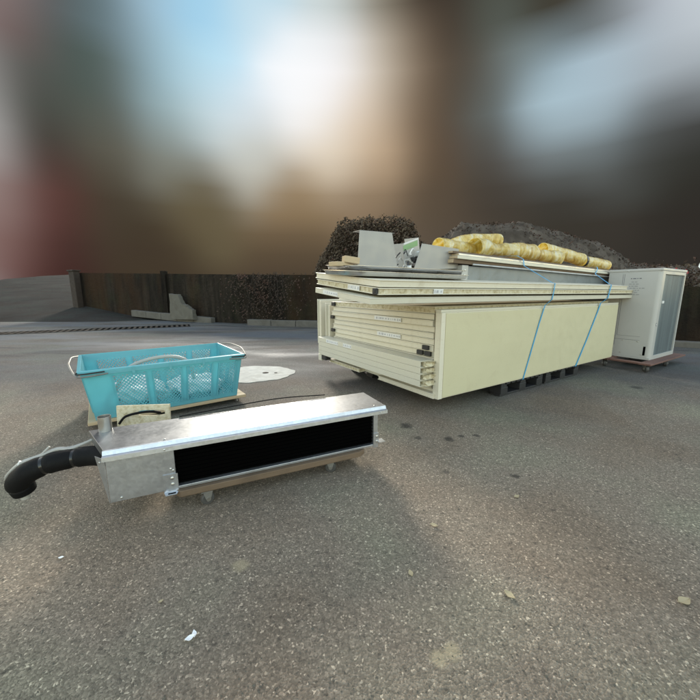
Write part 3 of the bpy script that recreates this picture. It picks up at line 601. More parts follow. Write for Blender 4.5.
# outward wedge flange at the left end
MB().prism([(-.0015, .0, .117), (-.0015, .0, .339), (-.050, .06, .339)], (-.002, -.0012, 0)).build('end_flange', 'galv', un)
MB().pipe([(-.045, .27, .380), (-.045, .27, .462)], .030, .003, 24).build('pipe_stub', 'steel', un, True)
def bracket(x0, x1, foot):
    b = MB().box(x0, x1, -.0045, -.0015, .108, .205)
    if foot == 'front': b.prism([(x0, -.0045, .108), (x1, -.0045, .108), (x1 - .008, -.032, .106), (x0 + .008, -.032, .106)], (0, 0, .004))
    else: b.box(x1, x1 + .045, -.02, .03, .142, .1455).box(x1, x1 + .004, -.0045, .05, .142, .205)
    k = b.build('bracket', 'galv', un)
    for z in (.15, .182): screw(k, ((x0 + x1) / 2 + .008, -.0045, z), (0, -1, 0), .0085)
    return k
bracket(.222, .288, 'front'); bracket(1.408, 1.442, 'side')
MB().box(.24, .275, -.026, -.012, .1102, .1112).build('slot', 'recess', un)
for x, y, z, ax in ((.245, -.0365, .353, (0, -1, 0)), (.245, .012, .3848, (0, 0, 1)), (1.42, .012, .3848, (0, 0, 1)), (1.44, -.038, .355, (0, -1, 0)), (.045, -.0002, .135, (0, -1, 0)), (.27, -.0002, .222, (0, -1, 0)), (.26, -.0002, .232, (0, -1, 0))): screw(un, (x, y, z), ax, .005)
screw(un, (-.028, .03, .315), (-.7, -.7, 0), .005)
# hose, in unit coordinates
inv = Matrix.Translation(Vector((-1.13, 1.42, 0))) @ Matrix.Rotation(GA, 4, 'Z'); inv = inv.inverted()
W = lambda *q: inv @ Vector(q)
hp_ = smoothpath([W(-1.20, 1.55, .285), W(-1.30, 1.56, .286), W(-1.39, 1.545, .280), W(-1.480, 1.515, .268), W(-1.560, 1.490, .238), W(-1.612, 1.485, .192), W(-1.622, 1.50, .155), W(-1.622, 1.51, .122)], 6)
n_ = len(hp_); rad = []
for i in range(n_):
    s_ = i / (n_ - 1); r0 = lerpv([0, .3, .6, .8, 1], [.048, .049, .051, .052, .047], s_)
    for c in (.27, .46, .80): r0 -= .010 * math.exp(-((s_ - c) / .014) ** 2)
    rad.append(r0)
ho = MB().tube(hp_, rad, 28).build('insulated_hose', 'rubber', un, True)
for c in (.27, .46, .80):
    i = int(c * (n_ - 1)); MB().tube([hp_[i - 1].lerp(hp_[i], .6), hp_[i], hp_[i].lerp(hp_[i + 1], .4)], rad[i] + .003, 24).build('tie', 'tape', ho, True)
MB().pipe([W(-1.622, 1.51, .125), W(-1.622, 1.51, .085)], .019, .002, 16).build('pipe_end', 'grey_pvc', ho, True)
def along(s_, k=1.08, dz=0):
    i = int(s_ * (n_ - 1)); A_ = (inv.to_3x3() @ Vector((-.25, .30, .92))).normalized(); B_ = (inv.to_3x3() @ Vector((-.93, -.05, .38))).normalized()
    w_ = min(max((s_ - .25) / .45, 0), 1); return hp_[i] + A_.lerp(B_, w_).normalized() * (rad[i] * k + .006 + dz)
cabp = smoothpath([W(-1.27, 1.66, .375)] + [along(x) for x in (.27, .36, .46, .55, .64, .72, .80)], 5)
MB().tube(cabp, .007, 8).build('cable', 'grey_pvc', ho, True)
MB().tube(smoothpath([W(-1.26, 1.67, .368)] + [along(x) + Vector((-.004, .017, 0)) for x in (.27, .36, .46, .55, .64, .72, .80)], 5), .005, 8).build('cable', 'grey_pvc', ho, True)
MB().tube([along(.46), along(.39, 1, .028)], .005, 8).build('cable_end', 'grey_pvc', ho, True)
MB().tube([along(.585, 1, .006), along(.55, 1, .016)], .008, 10, squash=.6).build('terminal', 'sticker', ho, True)
MB().tube(smoothpath([(.30, .305, .392), (.6, .33, .402), (.9, .345, .408), (1.2, .32, .398)], 5), .0035, 8).build('cable', 'rubber', un, True)

# plank with a hand hole behind the unit
bd = empty('board', (-1.52, 2.03, 0), (R(-6), 0, R(6)), 'speckled cream board with hand hole and cable, standing behind the steel unit', 'board')
m = MB(); N = 24; th = .016
def ringpts(y):
    outr, inr = [], []
    for k in range(N):
        a = 2 * math.pi * k / N; ca, sa = math.cos(a), math.sin(a)
        inr.append(m.bm.verts.new((.215 + .085 * max(-1, min(1, ca * 1.25)), y, .317 + .018 * max(-1, min(1, sa * 1.15)))))
    return inr
def rectpts(y):
    o = []
    for k in range(N):
        a = 2 * math.pi * k / N; ca, sa = math.cos(a), math.sin(a); f_ = 1 / max(abs(ca), abs(sa))
        x = .165 + .165 * ca * f_; z = .185 + .185 * sa * f_
        o.append(m.bm.verts.new((x, y, z)))
    return o
a1, b1_, a2, b2_ = rectpts(0), ringpts(0), rectpts(th), ringpts(th)
for k in range(N):
    j = (k + 1) % N
    for q in ((a1[k], a1[j], b1_[j], b1_[k]), (a2[k], b2_[k], b2_[j], a2[j]), (a1[k], a2[k], a2[j], a1[j]), (b1_[k], b1_[j], b2_[j], b2_[k])): m.bm.faces.new(q)
m.build('panel', 'foam', bd)
cb = MB().tube(smoothpath([(.03, -.03, .26), (.07, -.035, .305), (.14, -.03, .325), (.21, -.01, .328), (.26, .03, .31)], 5), .008, 8).build('cable', 'rubber', bd, True)

# ================================================================== BLUE BASKET
BA = R(36.82)
bdl = empty('dolly', (-2.056, 2.461, 0), (0, 0, BA), 'pale wooden dolly under the blue perforated basket', 'dolly')
for y in (.03, .72): MB().box(.0, 1.27, y, y + .0905, .05, .078).build('side_rail', 'wood_pale', bdl, bevel=.004)
for x in (.0, 1.17): MB().box(x, x + .10, .121, .719, .05, .078).build('cross_rail', 'wood_pale', bdl, bevel=.004)
for x, y in ((.08, .08), (1.19, .08), (.08, .76), (1.19, .76)): caster(bdl, x, y, .05, .021)
bk = empty('basket', (-2.056, 2.461, 0), (0, 0, BA), 'large light blue perforated plastic basket with wire handles', 'basket')
T = [(0, 0), (1.243, 0), (1.243, .86), (-.02, .86)]; Bt = [(.055, .05), (1.185, .05), (1.185, .80), (.05, .80)]; ZT, ZB = .50, .08
def bwall(i, panels, name):
    j = (i + 1) % 4
    t0, t1, q0, q1 = [Vector(v) for v in (T[i], T[j], Bt[i], Bt[j])]
    d = (t1 - t0).normalized(); nin = Vector((-d.y, d.x))
    def P(s_, t_, dep=0):
        a = q0.lerp(q1, s_); b = t0.lerp(t1, s_); c = a.lerp(b, t_) + nin * dep
        return Vector((c.x, c.y, ZB + (ZT - ZB) * t_))
    m = MB()
    def bar(s0, s1, t0_, t1_, th=.004, off=0):
        m.hexa([P(s0, t0_, off), P(s1, t0_, off), P(s1, t0_, off + th), P(s0, t0_, off + th), P(s0, t1_, off), P(s1, t1_, off), P(s1, t1_, off + th), P(s0, t1_, off + th)])
    lo, hi = .10, .86
    bar(0, 1, .0, lo); bar(0, 1, hi, 1.)
    e = 0
    for a, b in panels + [(1., 1.)]:
        if a > e: bar(e, a, lo, hi)
        e = b
    L = (t1 - t0).length; Hh = ZT - ZB
    for a, b in panels:
        # diamond lattice
        w_ = (b - a) * L; h_ = (hi - lo) * Hh; pitch = .030; bw = .0088
        k = -h_
        while k < w_:
            for sg in (1, -1):
                # line x = k + y (sg=1) or mirrored
                y0 = max(0, -k); y1 = min(h_, w_ - k)
                if y1 - y0 < .004: continue
                def Q(yy, dx):
                    xx = min(max(k + yy + dx, 0), w_)
                    if sg < 0: xx = w_ - xx
                    return a + (xx / w_) * (b - a), lo + yy / h_ * (hi - lo)
                o_ = .0005 if sg > 0 else .0012
                c4 = [Q(y0, -bw), Q(y0, bw), Q(y1, bw), Q(y1, -bw)]
                m.hexa([P(*c, o_) for c in c4] + [P(*c, o_ + .002) for c in c4])
            k += pitch
        # raised frame round each window
        for (s0, s1, u0, u1) in ((a - .008, a + .002, lo, hi), (b - .002, b + .008, lo, hi)):
            bar(s0, s1, u0, u1, .012, -.012)
    w = m.build(name, 'blue', bk)
    return w
bwall(0, [(.155, .335), (.385, .555), (.605, .775), (.83, .955)], 'long_side')
bwall(2, [(.06, .22), (.27, .45), (.50, .68), (.73, .92)], 'long_side')
bwall(1, [(.14, .45), (.55, .86)], 'short_side'); bwall(3, [(.14, .45), (.55, .86)], 'short_side')
m = MB(); m.hexa([(x, y, ZB) for x, y in Bt] + [(x, y, ZB + .006) for x, y in Bt]); m.build('base', 'blue', bk)
m = MB()
for i in range(4):   # rim: outward lip
    j = (i + 1) % 4; c = Vector((.61, .43)); o = []
    a, b = Vector(T[i]), Vector(T[j]); d = (b - a).normalized(); n = Vector((d.y, -d.x)) * .022
    a2_ = a + n - d * .020; b2 = b + n + d * .020; ai = a - n * .1 ; bi = b - n * .1
    m.hexa([(*ai, .488), (*bi, .488), (*b2, .484), (*a2_, .484), (*ai, .506), (*bi, .506), (*b2, .500), (*a2_, .500)])
    m.hexa([(*(a + n * .8), .462), (*(b + n * .8), .462), (*(b + n), .462), (*(a + n), .462), (*(a + n * .8), .486), (*(b + n * .8), .486), (*(b + n), .486), (*(a + n), .486)])
m.build('rim', 'blue', bk, bevel=.002)
for x in (.34, .61, .88): MB().box(x - .010, x + .010, -.026, -.023, .448, .503).build('rim_clip', 'blue', bk)
for sx_, xx in ((-1, -.03), (1, 1.273)):
    y0_, y1_ = -.012, .872
    MB().tube(smoothpath([(xx + (.2 if sx_ < 0 else -.16), -.026, .470), (xx + (.05 if sx_ < 0 else -.04), -.034, .462), (xx, -.020, .475), (xx + sx_ * .045, .22, .52), (xx + sx_ * .05, .43, .525), (xx + sx_ * .045, .64, .52), (xx, .87, .49), (xx + (.05 if sx_ < 0 else -.05), .885, .48)], 5), .006, 8).build('wire_handle', 'wire', bk, True)
    MB().tube(smoothpath([(xx + (.18 if sx_ < 0 else -.14), -.030, .488), (xx + (.02 if sx_ < 0 else -.02), -.040, .486), (xx - sx_ * .01, -.03, .50)], 4), .0055, 8).build('wire_handle', 'cast_iron', bk, True)
hs = MB().tube(smoothpath([(.20, .30, .10), (.235, .30, .30), (.32, .30, .43), (.46, .30, .485), (.62, .30, .50), (.75, .30, .47), (.83, .30, .38), (.86, .30, .1)], 6), .016, 12).build('pipe', 'grey_pvc', loc=(-2.056, 2.461, 0), rot=(0, 0, BA), smooth=True)
tag(hs, 'light grey bent pipe arching inside the blue basket', 'pipe')
def lump(name, mat, loc, size, label, cat, seed, rot=BA):
    m = MB(); bmesh.ops.create_icosphere(m.bm, subdivisions=4, radius=1); rnd = random.Random(seed); ph = [rnd.uniform(0, 6) for _ in range(6)]
    for v in m.bm.verts:
        c = v.co.copy(); k = 1 + .13 * math.sin(c.x * 5 + ph[0] + 2 * math.sin(c.y * 4 + ph[3])) + .10 * math.sin(c.y * 7 + ph[1]) * math.cos(c.z * 6 + ph[2]) + .05 * math.sin(c.x * 15 + c.z * 11 + ph[4])
        v.co = Vector((c.x * size[0] * k, c.y * size[1] * k, max(c.z, -.75) * size[2] * k))
    return tag(m.build(name, mat, loc=loc, rot=(0, 0, rot), smooth=True), label, cat)
def BW(x, y, z): c, s_ = math.cos(BA), math.sin(BA); return (-2.056 + x * c - y * s_, 2.461 + x * s_ + y * c, z)
lump('plastic_bag', 'sticker', BW(.36, .42, .185), (.24, .20, .13), 'crumpled white bag lying at the left inside the blue basket', 'bag', 3)
lump('plastic_bag', 'sticker', BW(.88, .40, .165), (.24, .22, .10), 'flatter white bag lying at the right inside the blue basket', 'bag', 5)

# ================================================================== THE PANEL PILE
SO = Vector((.786, 2.844, 0)); SA = math.atan2(.54, .842)
def S(u, v, z=0.): c, s_ = math.cos(SA), math.sin(SA); return Vector((SO.x + u * c - v * s_, SO.y + u * s_ + v * c, z))
def marks(parent, plane, x, y0, y1, z0, z1, seed=0):
    """white sticker with faint unreadable rows, on a face x = const (normal -x) or y = const (normal -y)"""
    rnd = random.Random(seed)
    if plane == 'x':
        st = MB().box(x - .0012, x - .0002, y0, y1, z0, z1).build('sticker', 'sticker', parent)
    else:
        st = MB().box(y0, y1, x - .0012, x - .0002, z0, z1).build('sticker', 'sticker', parent)
    m = MB(); q = y0 + .01
    while q < y1 - .02:
        w_ = rnd.uniform(.008, .03); h_ = rnd.uniform(.3, .6) * (z1 - z0)
        zc = (z0 + z1) / 2
        if plane == 'x': m.box(x - .0018, x - .0013, q, min(q + w_, y1 - .005), zc - h_ / 2, zc + h_ / 2)
        else: m.box(q, min(q + w_, y1 - .005), x - .0018, x - .0013, zc - h_ / 2, zc + h_ / 2)
        q += w_ + rnd.uniform(.008, .03)
    m.build('print', 'faint', st)
def panel(u0, u1, v0, v1, z0, th, label, skin='cream', core='cream', tilt=0, yaw=0, pitch=0, group='cold room panels piled flat', stick=None, locks=(), skw=.008, name='insulated_panel', inset=.008):
    rt = empty(name, S(u0, v0, z0), (tilt, pitch, SA + yaw), label, 'panel', group)
    L, Wd = u1 - u0, v1 - v0
    c = MB().box(inset, L - inset, inset, Wd - inset, skw, th - skw)
    c.build('core', core, rt)
    MB().box(0, L, 0, Wd, 0, skw).build('skin', skin, rt, bevel=.003)
    MB().box(0, L, 0, Wd, th - skw, th).build('skin', skin, rt, bevel=.003)
    if stick:
        for s_ in stick: marks(rt, s_[0], (0 if s_[0] == 'x' else 0) - .0005, s_[1], s_[2], .006, th - .006, int(s_[1] * 100))
    for y_ in locks:
        MB().box(-.022, .0, y_, y_ + .075, .008, th - .004).build('cam_lock', 'black', rt, bevel=.003)
    return rt
# pallets
def pallet():
    rt = empty('pallet', (0, 0, 0), label='x', cat='pallet', group='black plastic pallets under the panel pile')
    m = MB()
    for i in range(9): m.box(.0 + i * .094, .07 + i * .094, 0, .92, .125, .145)
    m.build('deck', 'black', rt, bevel=.003)
    m = MB()
    for x in (0, .36, .72): m.box(x, x + .10, 0, .92, .10, .1245)
    m.build('bearer', 'black', rt, bevel=.003)
    for x in (0, .35, .70):
        for y in (0, .38, .76): MB().box(x, x + .122, y, y + .14, .025, .0995).build('foot', 'black', rt, bevel=.006)
    m = MB()
    for y in (0.01, .39, .77): m.box(0, .822, y, y + .12, 0, .0245)
    m.build('runner', 'black', rt, bevel=.004)
    return rt
pl0 = pallet()
for i, (u, v, lb) in enumerate([(.98, .02, 'black plastic pallet under the near middle of the panel pile'), (1.90, .03, 'black plastic pallet under the far half of the long cream side'),
                                (.30, 1.0, 'black plastic pallet deep under the left back of the pile'), (1.30, 1.0, 'black plastic pallet hidden deep under the middle of the pile')]):
    o = pl0 if i == 0 else copy_tree(pl0)
    o.location = S(u, v, 0); o.rotation_euler = (0, 0, SA); o['label'] = lb
# the long side panel standing on edge
sp = empty('side_panel', S(0, 0, .15), (0, 0, SA), 'big smooth yellowish cream panel forming the long side of the pile', 'panel')
MB().box(.0, 3.68, .012, .07, 0, .775).build('core', 'cream', sp, bevel=.002)
MB().box(.055, 3.66, .0, .0115, .010, .768).build('face', 'panel_face', sp, bevel=.004)
MB().box(.0, .052, .001, .0115, .0, .775).build('end_trim', 'cream', sp, bevel=.004)
MB().box(.0, 3.68, .010, .075, .7755, .80).build('edge_rail', 'cream_grey', sp, bevel=.003)
sp2 = empty('side_panel', S(0.02, 2.0, .33), (0, 0, SA), 'narrow upright cream panel edge at the far left of the pile', 'panel')
MB().box(.0, 3.2, 0, .05, 0, .60).build('core', 'cream', sp2, bevel=.002); MB().box(-.03, 3.2, .0505, .07, -.02, .62).build('face', 'cream_grey', sp2, bevel=.003)
sp3 = empty('side_panel', S(0.0, 2.18, .40), (0, 0, SA), 'short outer upright cream board left of the stacked panel ends', 'panel')
MB().box(-.02, 2.8, 0, .055, 0, .58).build('core', 'cream', sp3, bevel=.002); MB().box(-.04, 2.8, .0555, .07, -.02, .60).build('face', 'cream_grey', sp3, bevel=.003)
# flat panels, ends towards the camera
names = ['lowest flat panel in the pile, just above the ground gap', 'second flat panel from the bottom of the pile', 'third flat panel from the bottom behind the front channels',
         'fourth flat panel from the bottom behind the front channels', 'fifth flat panel from the bottom behind the front channels', 'sixth flat panel, level with top of front channels',
         'flat cream panel two above the front channels with black locks', 'flat cream panel with black lock at its right end', 'flat cream panel with white sticker at mid pile',
         'flat cream panel just above the mid pile sticker', 'flat cream panel below the upper sticker', 'flat cream panel with upper white sticker on its end',
         'stained flat cream panel second from top of recess', 'stained topmost flat panel under the overhanging boards']
zc = .17
for i, nm in enumerate(names):
    th = .057 if i < 13 else .066
    kw = {}
    if i == 11: kw['stick'] = [('x', .42, .86)]
    if i == 8: kw['stick'] = [('x', .45, .84)]
    if i == 7: kw['locks'] = (.05, 1.76)
    if i == 6: kw['locks'] = (.03, .13)
    if i == 10: kw['locks'] = (1.78,)
    if i == 13: kw['locks'] = (1.74,)
    panel(.02 + random.uniform(-.02, .02) + (.02 if i in (7, 9) else 0), 3.6, .10 + random.uniform(-.004, .012), 1.93 + random.uniform(-.03, .01), zc, th - .003, nm,
          core='foam' if i in (13,) else 'cream', skin='cream' if i % 3 else 'cream_grey', **kw)
    zc += th
# front channels covering the lower ends
for i in range(4):
    z = .505 - .0585 * (i + 1)
    o = empty('cover_channel', S(-.15, .075, z), (0, 0, SA), ['top pale grey green channel with two stickers across the panel ends', 'second pale channel from the top across the panel ends',
              'third pale channel from the top across the panel ends', 'lowest pale channel across the lower panel ends'][i], 'channel', 'pale channels lying across the panel ends')
    MB().box(0, .006, .01, 1.94, 0, .0565).box(.0065, .15, .01, 1.94, .05, .0565).box(.0065, .15, .01, 1.94, 0, .006).build('shell', 'cream_grey', o, bevel=.002)
    # ragged foam end
    m = MB(); N = 14; prev_ = None
    m.hexa([(.03, -.015, .0065), (.15, -.03, .0065), (.15, .098, .0065), (.03, .098, .0065), (.03, -.015, .0495), (.15, -.03, .0495), (.15, .098, .0495), (.03, .098, .0495)])
    bmesh.ops.subdivide_edges(m.bm, edges=m.bm.edges[:], cuts=4)
    for v in m.bm.verts: v.co += Vector((random.uniform(-.004, .014) if v.co.x < .04 else 0, random.uniform(-.012, .02) if v.co.y < .02 else 0, random.uniform(-.001, .001)))
    m.build('foam_end', 'foam', o)
    if i == 0:
        marks(o, 'x', -.0005, 1.42, 1.72, .008, .05, 11); marks(o, 'x', -.0005, 1.12, 1.30, .008, .05, 12)
# bottom boards jutting out
panel(-.02, 2.2, .04, .86, .150, .045, 'lower cream board jutting out at the near bottom corner', name='board', group='boards at the pile bottom')
panel(-.05, 1.2, 1.18, 1.90, .165, .045, 'small cream board jutting out low at the left', name='board', group='boards at the pile bottom', core='foam')
o = empty('hinge_block', S(-.14, 1.84, .205), (0, 0, SA), 'black block under the left end of the pale channels', 'block'); MB().box(0, .08, 0, .11, 0, .055).box(.005, .075, -.012, 0, .01, .045).build('body', 'black', o, bevel=.004)
MB().box(-.002, .09, .112, .20, -.02, .062).build('end_cap', 'cream_grey', o, bevel=.003)
# overhanging boards on top (tilted)
TL = R(5.6)
panel(-.80, 3.95, -.05, .80, 1.012, .046, 'lowest overhanging cream board with sticker on its end edge', skin='cream_grey', core='cream_grey', tilt=TL, group='overhanging boards on top of the pile', stick=[('x', .45, .70)], name='long_board', inset=.001)
panel(-.72, 5.0, -.05, .93, 1.078, .050, 'middle overhanging cream board with black corner block', tilt=TL, group='overhanging boards on top of the pile', core='foam', name='long_board', stick=[('x', .25, .42), ('y', .55, .66)])
panel(-.72, 3.75, -.05, .95, 1.134, .052, 'uppermost overhanging cream board, chipped edge, just under the steel trays', tilt=TL, group='overhanging boards on top of the pile', skin='cream', core='cream', name='long_board')
o = empty('corner_block', S(-.735, -.035, 1.082), (0, 0, SA), 'small dark block at the near corner between two overhanging boards', 'block'); MB().box(0, .02, 0, .045, 0, .045).box(-.004, 0, .01, .035, .008, .037).build('body', 'black', o, bevel=.002)
panel(.1, 3.7, .85, 1.90, 1.0, .05, 'cream board on the back half of the pile under the tilted boards', name='long_board', group='overhanging boards on top of the pile')
# steel trays
def tray(u, v, L, Wd, z, h, label, tl=0):
    rt = empty('tray', S(u, v, z), (tl, 0, SA), label, 'tray', 'steel trays on the overhanging boards')
    m = MB(); n = 8; r_ = .16
    def outline(e, zz):
        pts = []
        for cx, cy, a0 in ((L - r_, Wd - r_, 0), (r_, Wd - r_, 90), (r_, r_, 180), (L - r_, r_, 270)):
            for k in range(n + 1): a = R(a0 + 90 * k / n); pts.append(m.bm.verts.new((cx + (r_ + e) * math.cos(a), cy + (r_ + e) * math.sin(a), zz)))
        return pts
    rings = [outline(-.05, 0), outline(-.012, .004), outline(-.004, h * .5), outline(0, h - .006), outline(.018, h - .004), outline(.018, h), outline(-.004, h), outline(-.02, h * .4)]
    m.bm.faces.new(rings[0][::-1])
    for A, B in zip(rings, rings[1:]):
        for k in range(len(A)): m.bm.faces.new((A[k], A[(k + 1) % len(A)], B[(k + 1) % len(A)], B[k]))
    m.bm.faces.new(rings[-1])
    m.build('pan', 'tray', rt, True)
tray(-.80, .12, 1.35, .62, 1.215, .04, 'lower long steel tray lying on the overhanging boards', R(4))
tray(-.77, .14, 1.28, .60, 1.262, .035, 'upper long steel tray nested on the lower tray', R(4))
# bent plates
o = empty('bracket_plate', S(-.63, .36, 1.305), (0, 0, SA), 'upright light grey bent steel plate standing on the steel trays', 'bent plate')
MB().prism([(0, 0, .0), (.43, 0, .0), (.36, 0, .30), (.02, 0, .29)], (0, .003, 0)).build('web', 'greyplate', o, bevel=.001)
MB().hexa([(.02, .0035, .287), (.36, .0035, .297), (.36, .10, .297), (.02, .10, .287), (.02, .0035, .290), (.40, .0035, .300), (.40, .10, .300), (.02, .10, .290)]).build('flange', 'greyplate', o)
MB().box(.02, .42, .0035, .22, .0, .003).build('foot', 'greyplate', o)
o = empty('bent_sheet', S(.03, .40, 1.30), (0, 0, SA), 'dull grey folded sheet trough beside the tangle of wires', 'bent sheet')
MB().prism([(0, 0, 0), (.62, 0, 0.04), (.62, 0, .235), (.10, 0, .25)], (0, .004, 0)).build('web', 'greyplate', o, bevel=.001)
MB().hexa([(.0, .0045, 0), (.62, .0045, .04), (.62, .35, .04), (.0, .35, 0), (.0, .0045, .004), (.62, .0045, .044), (.62, .35, .044), (.0, .35, .004)]).build('base', 'greyplate', o)
# control box with wires
o = empty('control_box', S(.02, .50, 1.315), (0, R(-16), SA + .35), 'small open control box with pale green label and loose wires', 'control box')
MB().box(0, .34, 0, .004, 0, .24).box(0, .004, .0045, .16, 0, .24).box(.336, .34, .0045, .16, 0, .24).box(.0045, .3355, .0045, .16, 0, .004).build('case', 'white', o, bevel=.001)
MB().box(.0, .30, -.003, -.0005, .17, .22).build('label', 'green_label', o)
MB().box(.02, .32, -.003, -.0005, .225, .238).build('label', 'sticker', o)
rnd = random.Random(4)
for i in range(14):
    a = Vector((rnd.uniform(-.16, .06), rnd.uniform(-.10, .04), rnd.uniform(0.02, .20)))
    q = [a]
    for k in range(3): a = a + Vector((rnd.uniform(-.07, .07), rnd.uniform(-.03, .03), rnd.uniform(-.08, .06))); a.z = max(a.z, .012); q.append(a)
    MB().tube(smoothpath(q, 5), rnd.choice((.004, .006, .008)), 7).build('wire', rnd.choice(('black', 'grey_pvc', 'steel', 'sticker', 'black')), o, True)
for i in range(5):
    x = rnd.uniform(-.1, .16); z = rnd.uniform(.0, .12); MB().box(x, x + .05, -.09, -.05, z, z + .04).build('connector', 'sticker' if i % 2 else 'black', o, bevel=.003)
# timber offcuts
o = MB().box(0, .20, 0, .09, 0, .035).build('timber_offcut', 'wood_pale', loc=S(-.86, .30, 1.298), rot=(0, R(-2), SA + .3), bevel=.004); tag(o, 'longer pale timber offcut at the left edge of the trays', 'offcut')
o = MB().box(0, .13, 0, .07, 0, .05).build('timber_offcut', 'wood_pale', loc=S(-.78, .32, 1.334), rot=(0, R(6), SA - .2), bevel=.004); tag(o, 'short timber offcut lying on the longer one beside the grey plate', 'offcut')
# grey steel box section under the frame
o = empty('steel_channel', S(.66, .36, 1.222), (R(2), R(.3), SA), 'long blue grey steel channel under the striped boards', 'channel')
MB().box(0, 3.65, 0, .004, 0, .145).box(0, 3.65, .0045, .5, .141, .145).box(0, 3.65, .0045, .5, 0, .004).box(0, 3.65, .496, .5, .0045, .1405).build('web', 'greypaint', o, bevel=.001)
MB().box(-.012, .085, -.010, -.001, .0, .15).box(-.012, -.003, -.001, .3, 0, .15).build('end_bracket', 'white', o, bevel=.002)
for z in (.05, .1): screw(o, (.035, -.010, z), (0, -1, 0), .012)
MB().box(3.66, 3.72, 0.0, .4, .0, .13).build('end_cap', 'black', o, bevel=.004)
# striped long boards
def lboard(u, v, L, Wd, z, h, mat, lb, edge=None):
    o = empty('long_strip', S(u, v, z), (R(1), R(.9), SA), lb, 'board', 'long boards strapped on top of the pile')
    MB().box(0, L, 0, Wd, 0, h).build('body', mat, o, bevel=.003)
    MB().box(-.006, -.0005, .005, Wd - .005, .003, h - .003).build('end_face', edge or 'wood_pale', o)
    return o
lboard(.50, .33, 4.25, .55, 1.385, .040, 'wood', 'lowest brown edged board on the blue grey channel')
lboard(.52, .30, 4.35, .55, 1.4265, .030, 'cream_grey', 'middle pale board of the strapped long boards')
lboard(.55, .31, 4.38, .55, 1.458, .022, 'tray', 'thin bright metal topped board below the ducts')
lboard(.50, .345, 4.2, .50, 1.4815, .022, 'wood', 'topmost thin brown board carrying the gold ducts')
# thin rods at the right end
for k, (z, lb) in enumerate(((1.378, 'thin steel rod sticking out at the right end under boards'),)):
    o = MB().tube([(0, 0, 0), (4.2, 0, -.06), (4.5, 0, -.065)], [.009, .009, .007], 8).build('rod', 'steel', loc=S(.75, .30, z), rot=(0, 0, SA), smooth=True); tag(o, lb, 'rod')

# gold film ducts
def duct(pts, r, label, seed, crumple=.18, capcol=None):
    rnd = random.Random(seed); P = smoothpath([S(*q) for q in pts], 10); base = P[0].copy(); n = len(P)
    ph = [rnd.uniform(0, 6) for _ in range(6)]; m = MB()
    rr = [r * (1 + crumple * .45 * math.sin(i * .31 + ph[0]) + crumple * .35 * math.sin(i * .83 + ph[1]) * math.sin(i * .17 + ph[5])) for i in range(n)]
    m.pipe([p_ - base for p_ in P], rr, .006, 26)
    for v in m.bm.verts:
        c = v.co; k = crumple * .10 * r * 4
        v.co += Vector((math.sin(c.z * 40 + c.x * 22 + ph[2]), math.sin(c.x * 38 + c.z * 15 + ph[3]), math.sin(c.y * 42 + c.x * 30 + ph[4]))) * k * .28
    rt = empty('film_duct', base, label=label, cat='duct', group='gold film ducts lying on the boards')
    m.build('sleeve', 'film', rt, True)
    return rt, P, base
duct([(.58, .62, 1.585), (.80, .63, 1.585), (1.15, .66, 1.582)], .082, 'short gold duct at the left end with open bright mouth', 1, .10)
duct([(.98, .84, 1.62), (1.30, .78, 1.71), (1.70, .66, 1.735)], .080, 'gold duct lying crosswise on top of its neighbours', 2, .12)
duct([(1.05, .52, 1.592), (1.5, .55, 1.60), (2.0, .52, 1.605), (2.5, .56, 1.595), (2.95, .55, 1.575)], .088, 'long crumpled gold duct along the middle of the boards', 3, .42)
duct([(2.72, .66, 1.69), (3.1, .60, 1.655), (3.52, .50, 1.578)], .088, 'gold duct behind the long crumpled one, half overlapped', 4, .12)
rt, P, base = duct([(3.55, .50, 1.565), (3.9, .47, 1.545), (4.25, .44, 1.520)], .082, 'pale right hand gold duct with dark ring at its mouth', 5, .06)
MB().pipe([P[0] - base, P[2] - base], .0875, .004, 24).build('ring', 'tape', rt, True)

# straps
def strap(pts, w, label):
    P = [S(*q) for q in pts]; b = P[0].copy()
    o = MB().ribbon([p_ - b for p_ in P], S(w, 0) - S(0, 0), .0012).build('strap', 'strap', loc=b); tag(o, label, 'strap', None)
strap([(1.30, .25, .146), (1.33, .02, .143), (1.335, -.006, .15), (1.55, -.006, .74), (1.63, -.012, .955), (1.67, -.06, 1.02), (1.69, -.062, 1.13), (1.70, -.060, 1.192), (1.70, -.02, 1.205), (1.66, .285, 1.40), (1.64, .29, 1.475), (1.58, .33, 1.512), (1.3, .9, 1.53)], .017, 'narrow light blue strap crossing the middle of the pile')
strap([(2.52, .25, .146), (2.54, .02, .143), (2.545, -.006, .15), (2.78, -.006, .50), (3.00, -.006, .86), (3.03, -.012, .955), (3.10, -.06, 1.02), (3.13, -.062, 1.13), (3.16, -.060, 1.192), (3.20, -.02, 1.205), (3.52, .285, 1.36), (3.60, .295, 1.43), (3.66, .33, 1.468), (3.8, .9, 1.48)], .028, 'wider light blue strap near the right end of the pile')

# ================================================================== OUTDOOR UNIT
CA = R(31.7)
cd = empty('dolly', (4.30, 4.68, 0), (0, 0, CA), 'reddish board dolly under the white outdoor unit', 'dolly')
for y in (-.12, .38): MB().box(-.32, 1.12 if y < 0 else .85, y, y + .14, .103, .127).build('side_rail', 'wood_red', cd, bevel=.004)
for x in (-.30, .15, .60): MB().box(x, x + .10, .0205, .379, .103, .127).build('cross_rail', 'wood_red', cd, bevel=.004)
for x, y, a in ((-.25, .44, .5), (-.25, -.05, .9), (.49, -.06, .2), (.72, .44, 0)): caster(cd, x, y, .103, .046, a)
ac = empty('outdoor_unit', (4.30, 4.68, 0), (0, 0, CA), 'white outdoor air conditioning unit with grey finned side on dolly', 'outdoor unit')
Z0, Z1 = .128, 1.42
m = MB(); rc = .05; pr = []
for k in range(7): a = R(180 + 15 * k); pr.append((rc + rc * math.cos(a), rc + rc * math.sin(a)))
